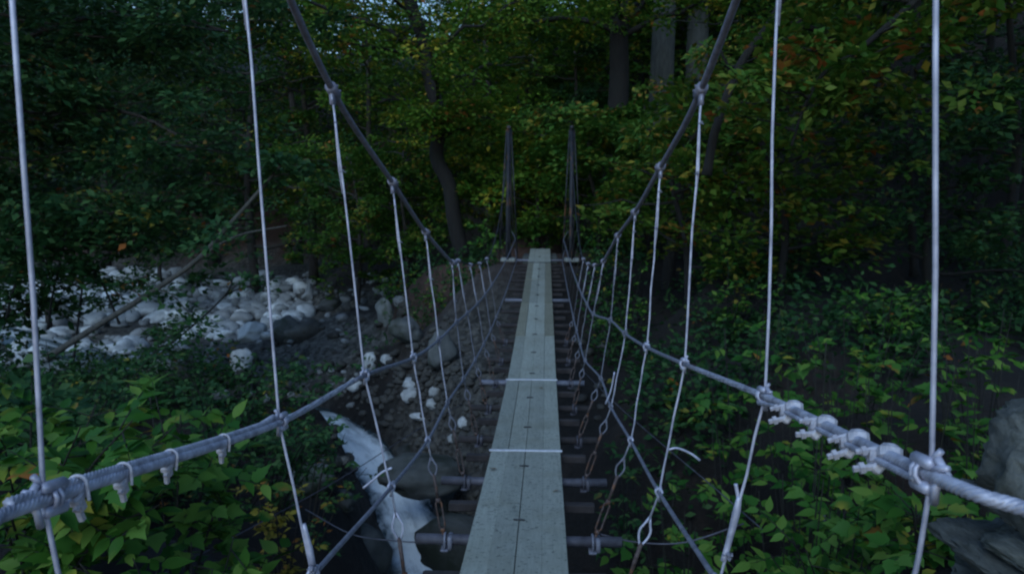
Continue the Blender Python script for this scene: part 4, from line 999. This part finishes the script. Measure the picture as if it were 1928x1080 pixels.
rs = [('leafy green shrub at the third right hanger, mid height', grid_tips(1310, 1500, 570, 700, 9, 11, 8), (1400, 800, 10), .15, 200, LEAF_LT),
      ('green shrub right of the second right hanger, below the cable', grid_tips(1440, 1640, 640, 800, 7, 8.6, 12), (1540, 950, 8), .15, 220, LEAF_LT),
      ('shrub behind the row of cable clips on the right', grid_tips(1560, 1800, 680, 830, 6.5, 8.5, 12), (1680, 960, 7.6), .15, 200, LEAF_OV),
      ('yellowish shrub under the right cable clips', grid_tips(1420, 1620, 820, 960, 5.6, 7, 12), (1500, 1080, 6.4), .15, 220, LEAF_LT),
      ('shrub at the bottom right of the second right hanger', grid_tips(1450, 1720, 940, 1080, 4.8, 6.2, 13), (1580, 1200, 5.6), .15, 220, LEAF_LT),
      ('low leafy shrub at the foot of the rock outcrop in the lower right', grid_tips(1600, 1840, 930, 1070, 4.2, 5.2, 10), (1720, 1200, 4.7), .13, 220, LEAF_LT),
      ('green shrub at the bottom between the deck and the second right hanger', grid_tips(1200, 1380, 880, 1070, 6.4, 8.5, 13), (1290, 1120, 7.6), .15, 220, LEAF_LT),
      ('dim shrub left of the dark gap under the right rail', grid_tips(1330, 1450, 780, 900, 8, 9.5, 6), (1400, 1000, 8.8), .14, 140, LEAF_LT),
      ('sparse reddish shrub below the right handrail cable', grid_tips(1200, 1330, 700, 800, 11, 13, 5), (1260, 850, 12), .11, 120, LEAF_OV2),
      ('dark green shrub at the right edge, mid height', grid_tips(1740, 1950, 560, 740, 8, 10, 9), (1850, 850, 9), .13, 160, LEAF_OV),
      ('broad leafy shrub between the first and second right hangers above the clips', grid_tips(1480, 1740, 580, 720, 8.5, 10.5, 13), (1600, 820, 9.5), .15, 240, LEAF_LT),
      ('leafy shrub at the right edge above the rock outcrop', grid_tips(1740, 1960, 620, 800, 6.5, 8.5, 11), (1850, 900, 7.5), .15, 220, LEAF_LT),
      ('dark shrub filling the gap right of the near crossbeams', grid_tips(1110, 1240, 780, 980, 9.5, 12, 9), (1180, 1020, 11), .13, 160, LEAF_DK),
      ('dim shrub behind the first right hanger', grid_tips(1560, 1760, 500, 640, 11, 13, 9), (1660, 720, 12), .13, 140, LEAF_OV),
      ('dim shrub below the orange saplings', grid_tips(1260, 1480, 480, 600, 14, 17, 9), (1370, 650, 16), .14, 120, LEAF_OV),
      ('small green shrub on the slope right of the far deck', grid_tips(1120, 1240, 500, 640, 17, 20, 8), (1180, 680, 18), .12, 100, LEAF_OV),
      ('light green bush beyond the end of the deck, between the tower posts', grid_tips(975, 1065, 385, 440, 27, 29, 8), (1020, 470, 28), .20, 60, LEAF_LT),
      ('green bush on the path left of the left tower post', grid_tips(890, 945, 400, 460, 25, 27, 7), (915, 480, 26), .18, 60, LEAF_LT),
      ('green bush right of the right tower post', grid_tips(1085, 1180, 400, 460, 24, 27, 8), (1130, 490, 25.5), .18, 60, LEAF_LT),
      ('green shrub on the far bank left of the deck end', grid_tips(790, 900, 480, 560, 22, 25, 8), (840, 580, 24), .14, 80, LEAF_OV),
      ('green shrub on the far bank beside the dark leaning trunk', grid_tips(690, 800, 500, 560, 27, 30, 8), (740, 590, 29), .15, 60, LEAF_OV),
      ('low brush on the far bank left of the grey slab', grid_tips(560, 690, 490, 560, 34, 38, 9), (620, 570, 36), .16, 40, LEAF_OV)]
for lab, tips, base, lf, npn, dat in rs: shrub_px(lab, tips, base, lf, npn, [LEAF_LT, LEAF_OV, LEAF_OV] if dat is LEAF_LT else dat, G2, per_twig=8, twigs=4, rest_mat='lf_org' if dat is LEAF_OV2 else 'lf_light' if dat is LEAF_LT else 'lf_dark' if dat is LEAF_DK else 'lf_near')

# --- the rock face at the right edge
outc = empty('rock_outcrop', at(1930, 1000, 3.0)); tag(outc, 'weathered grey rock outcrop in cracked layers at the right edge', 'rock')
oc = Vector(outc.location)
for k, (px, py, w, h, d, sd, tl) in enumerate(((2062, 885, 330, 330, .5, 51, .06), (2060, 1000, 300, 84, .5, 52, .12), (2050, 1050, 330, 80, .55, 53, .14), (2015, 1100, 340, 80, .6, 54, .1), (2010, 1160, 360, 90, .6, 55, .1))):
    c = at(px, py, 3.0); q = 3.0 / FPX; me = rock_mesh('rock_layer', sd, 5, M['outcrop'], 1.0, .34, 1.0, fine=.085)
    o = link('rock_layer', me, outc); o.location = c - oc; o.scale = (w * q / 2 * 1.1, d, h * q / 2 * 1.15); o.rotation_euler = (0, tl, 0)

# --- a few fallen leaves on the deck
FL = leaf_data('fallen_leaf', metal('dry_leaf', (0.10, 0.06, 0.03), (0.20, 0.13, 0.06), 0, .8), False)
for lab, px, y, s, rz in (('small brown fallen leaf near the left edge of the nearest planks', 935, 6.1, .07, 1.2), ('brown fallen leaf on the right of the planks beyond the second joint strip', 1022, 9.1, .07, .4), ('tiny dry leaf lying on the nearest planks at the right edge', 1055, 5.6, .05, 2.2)):
    x = (px - 1028) * y / FPX; o = link('fallen_leaf', FL); o.location = (x, y, deck_z(y) + .012); o.scale = (s, s, s); o.rotation_euler = (.1, .1, rz); tag(o, lab, 'leaf')
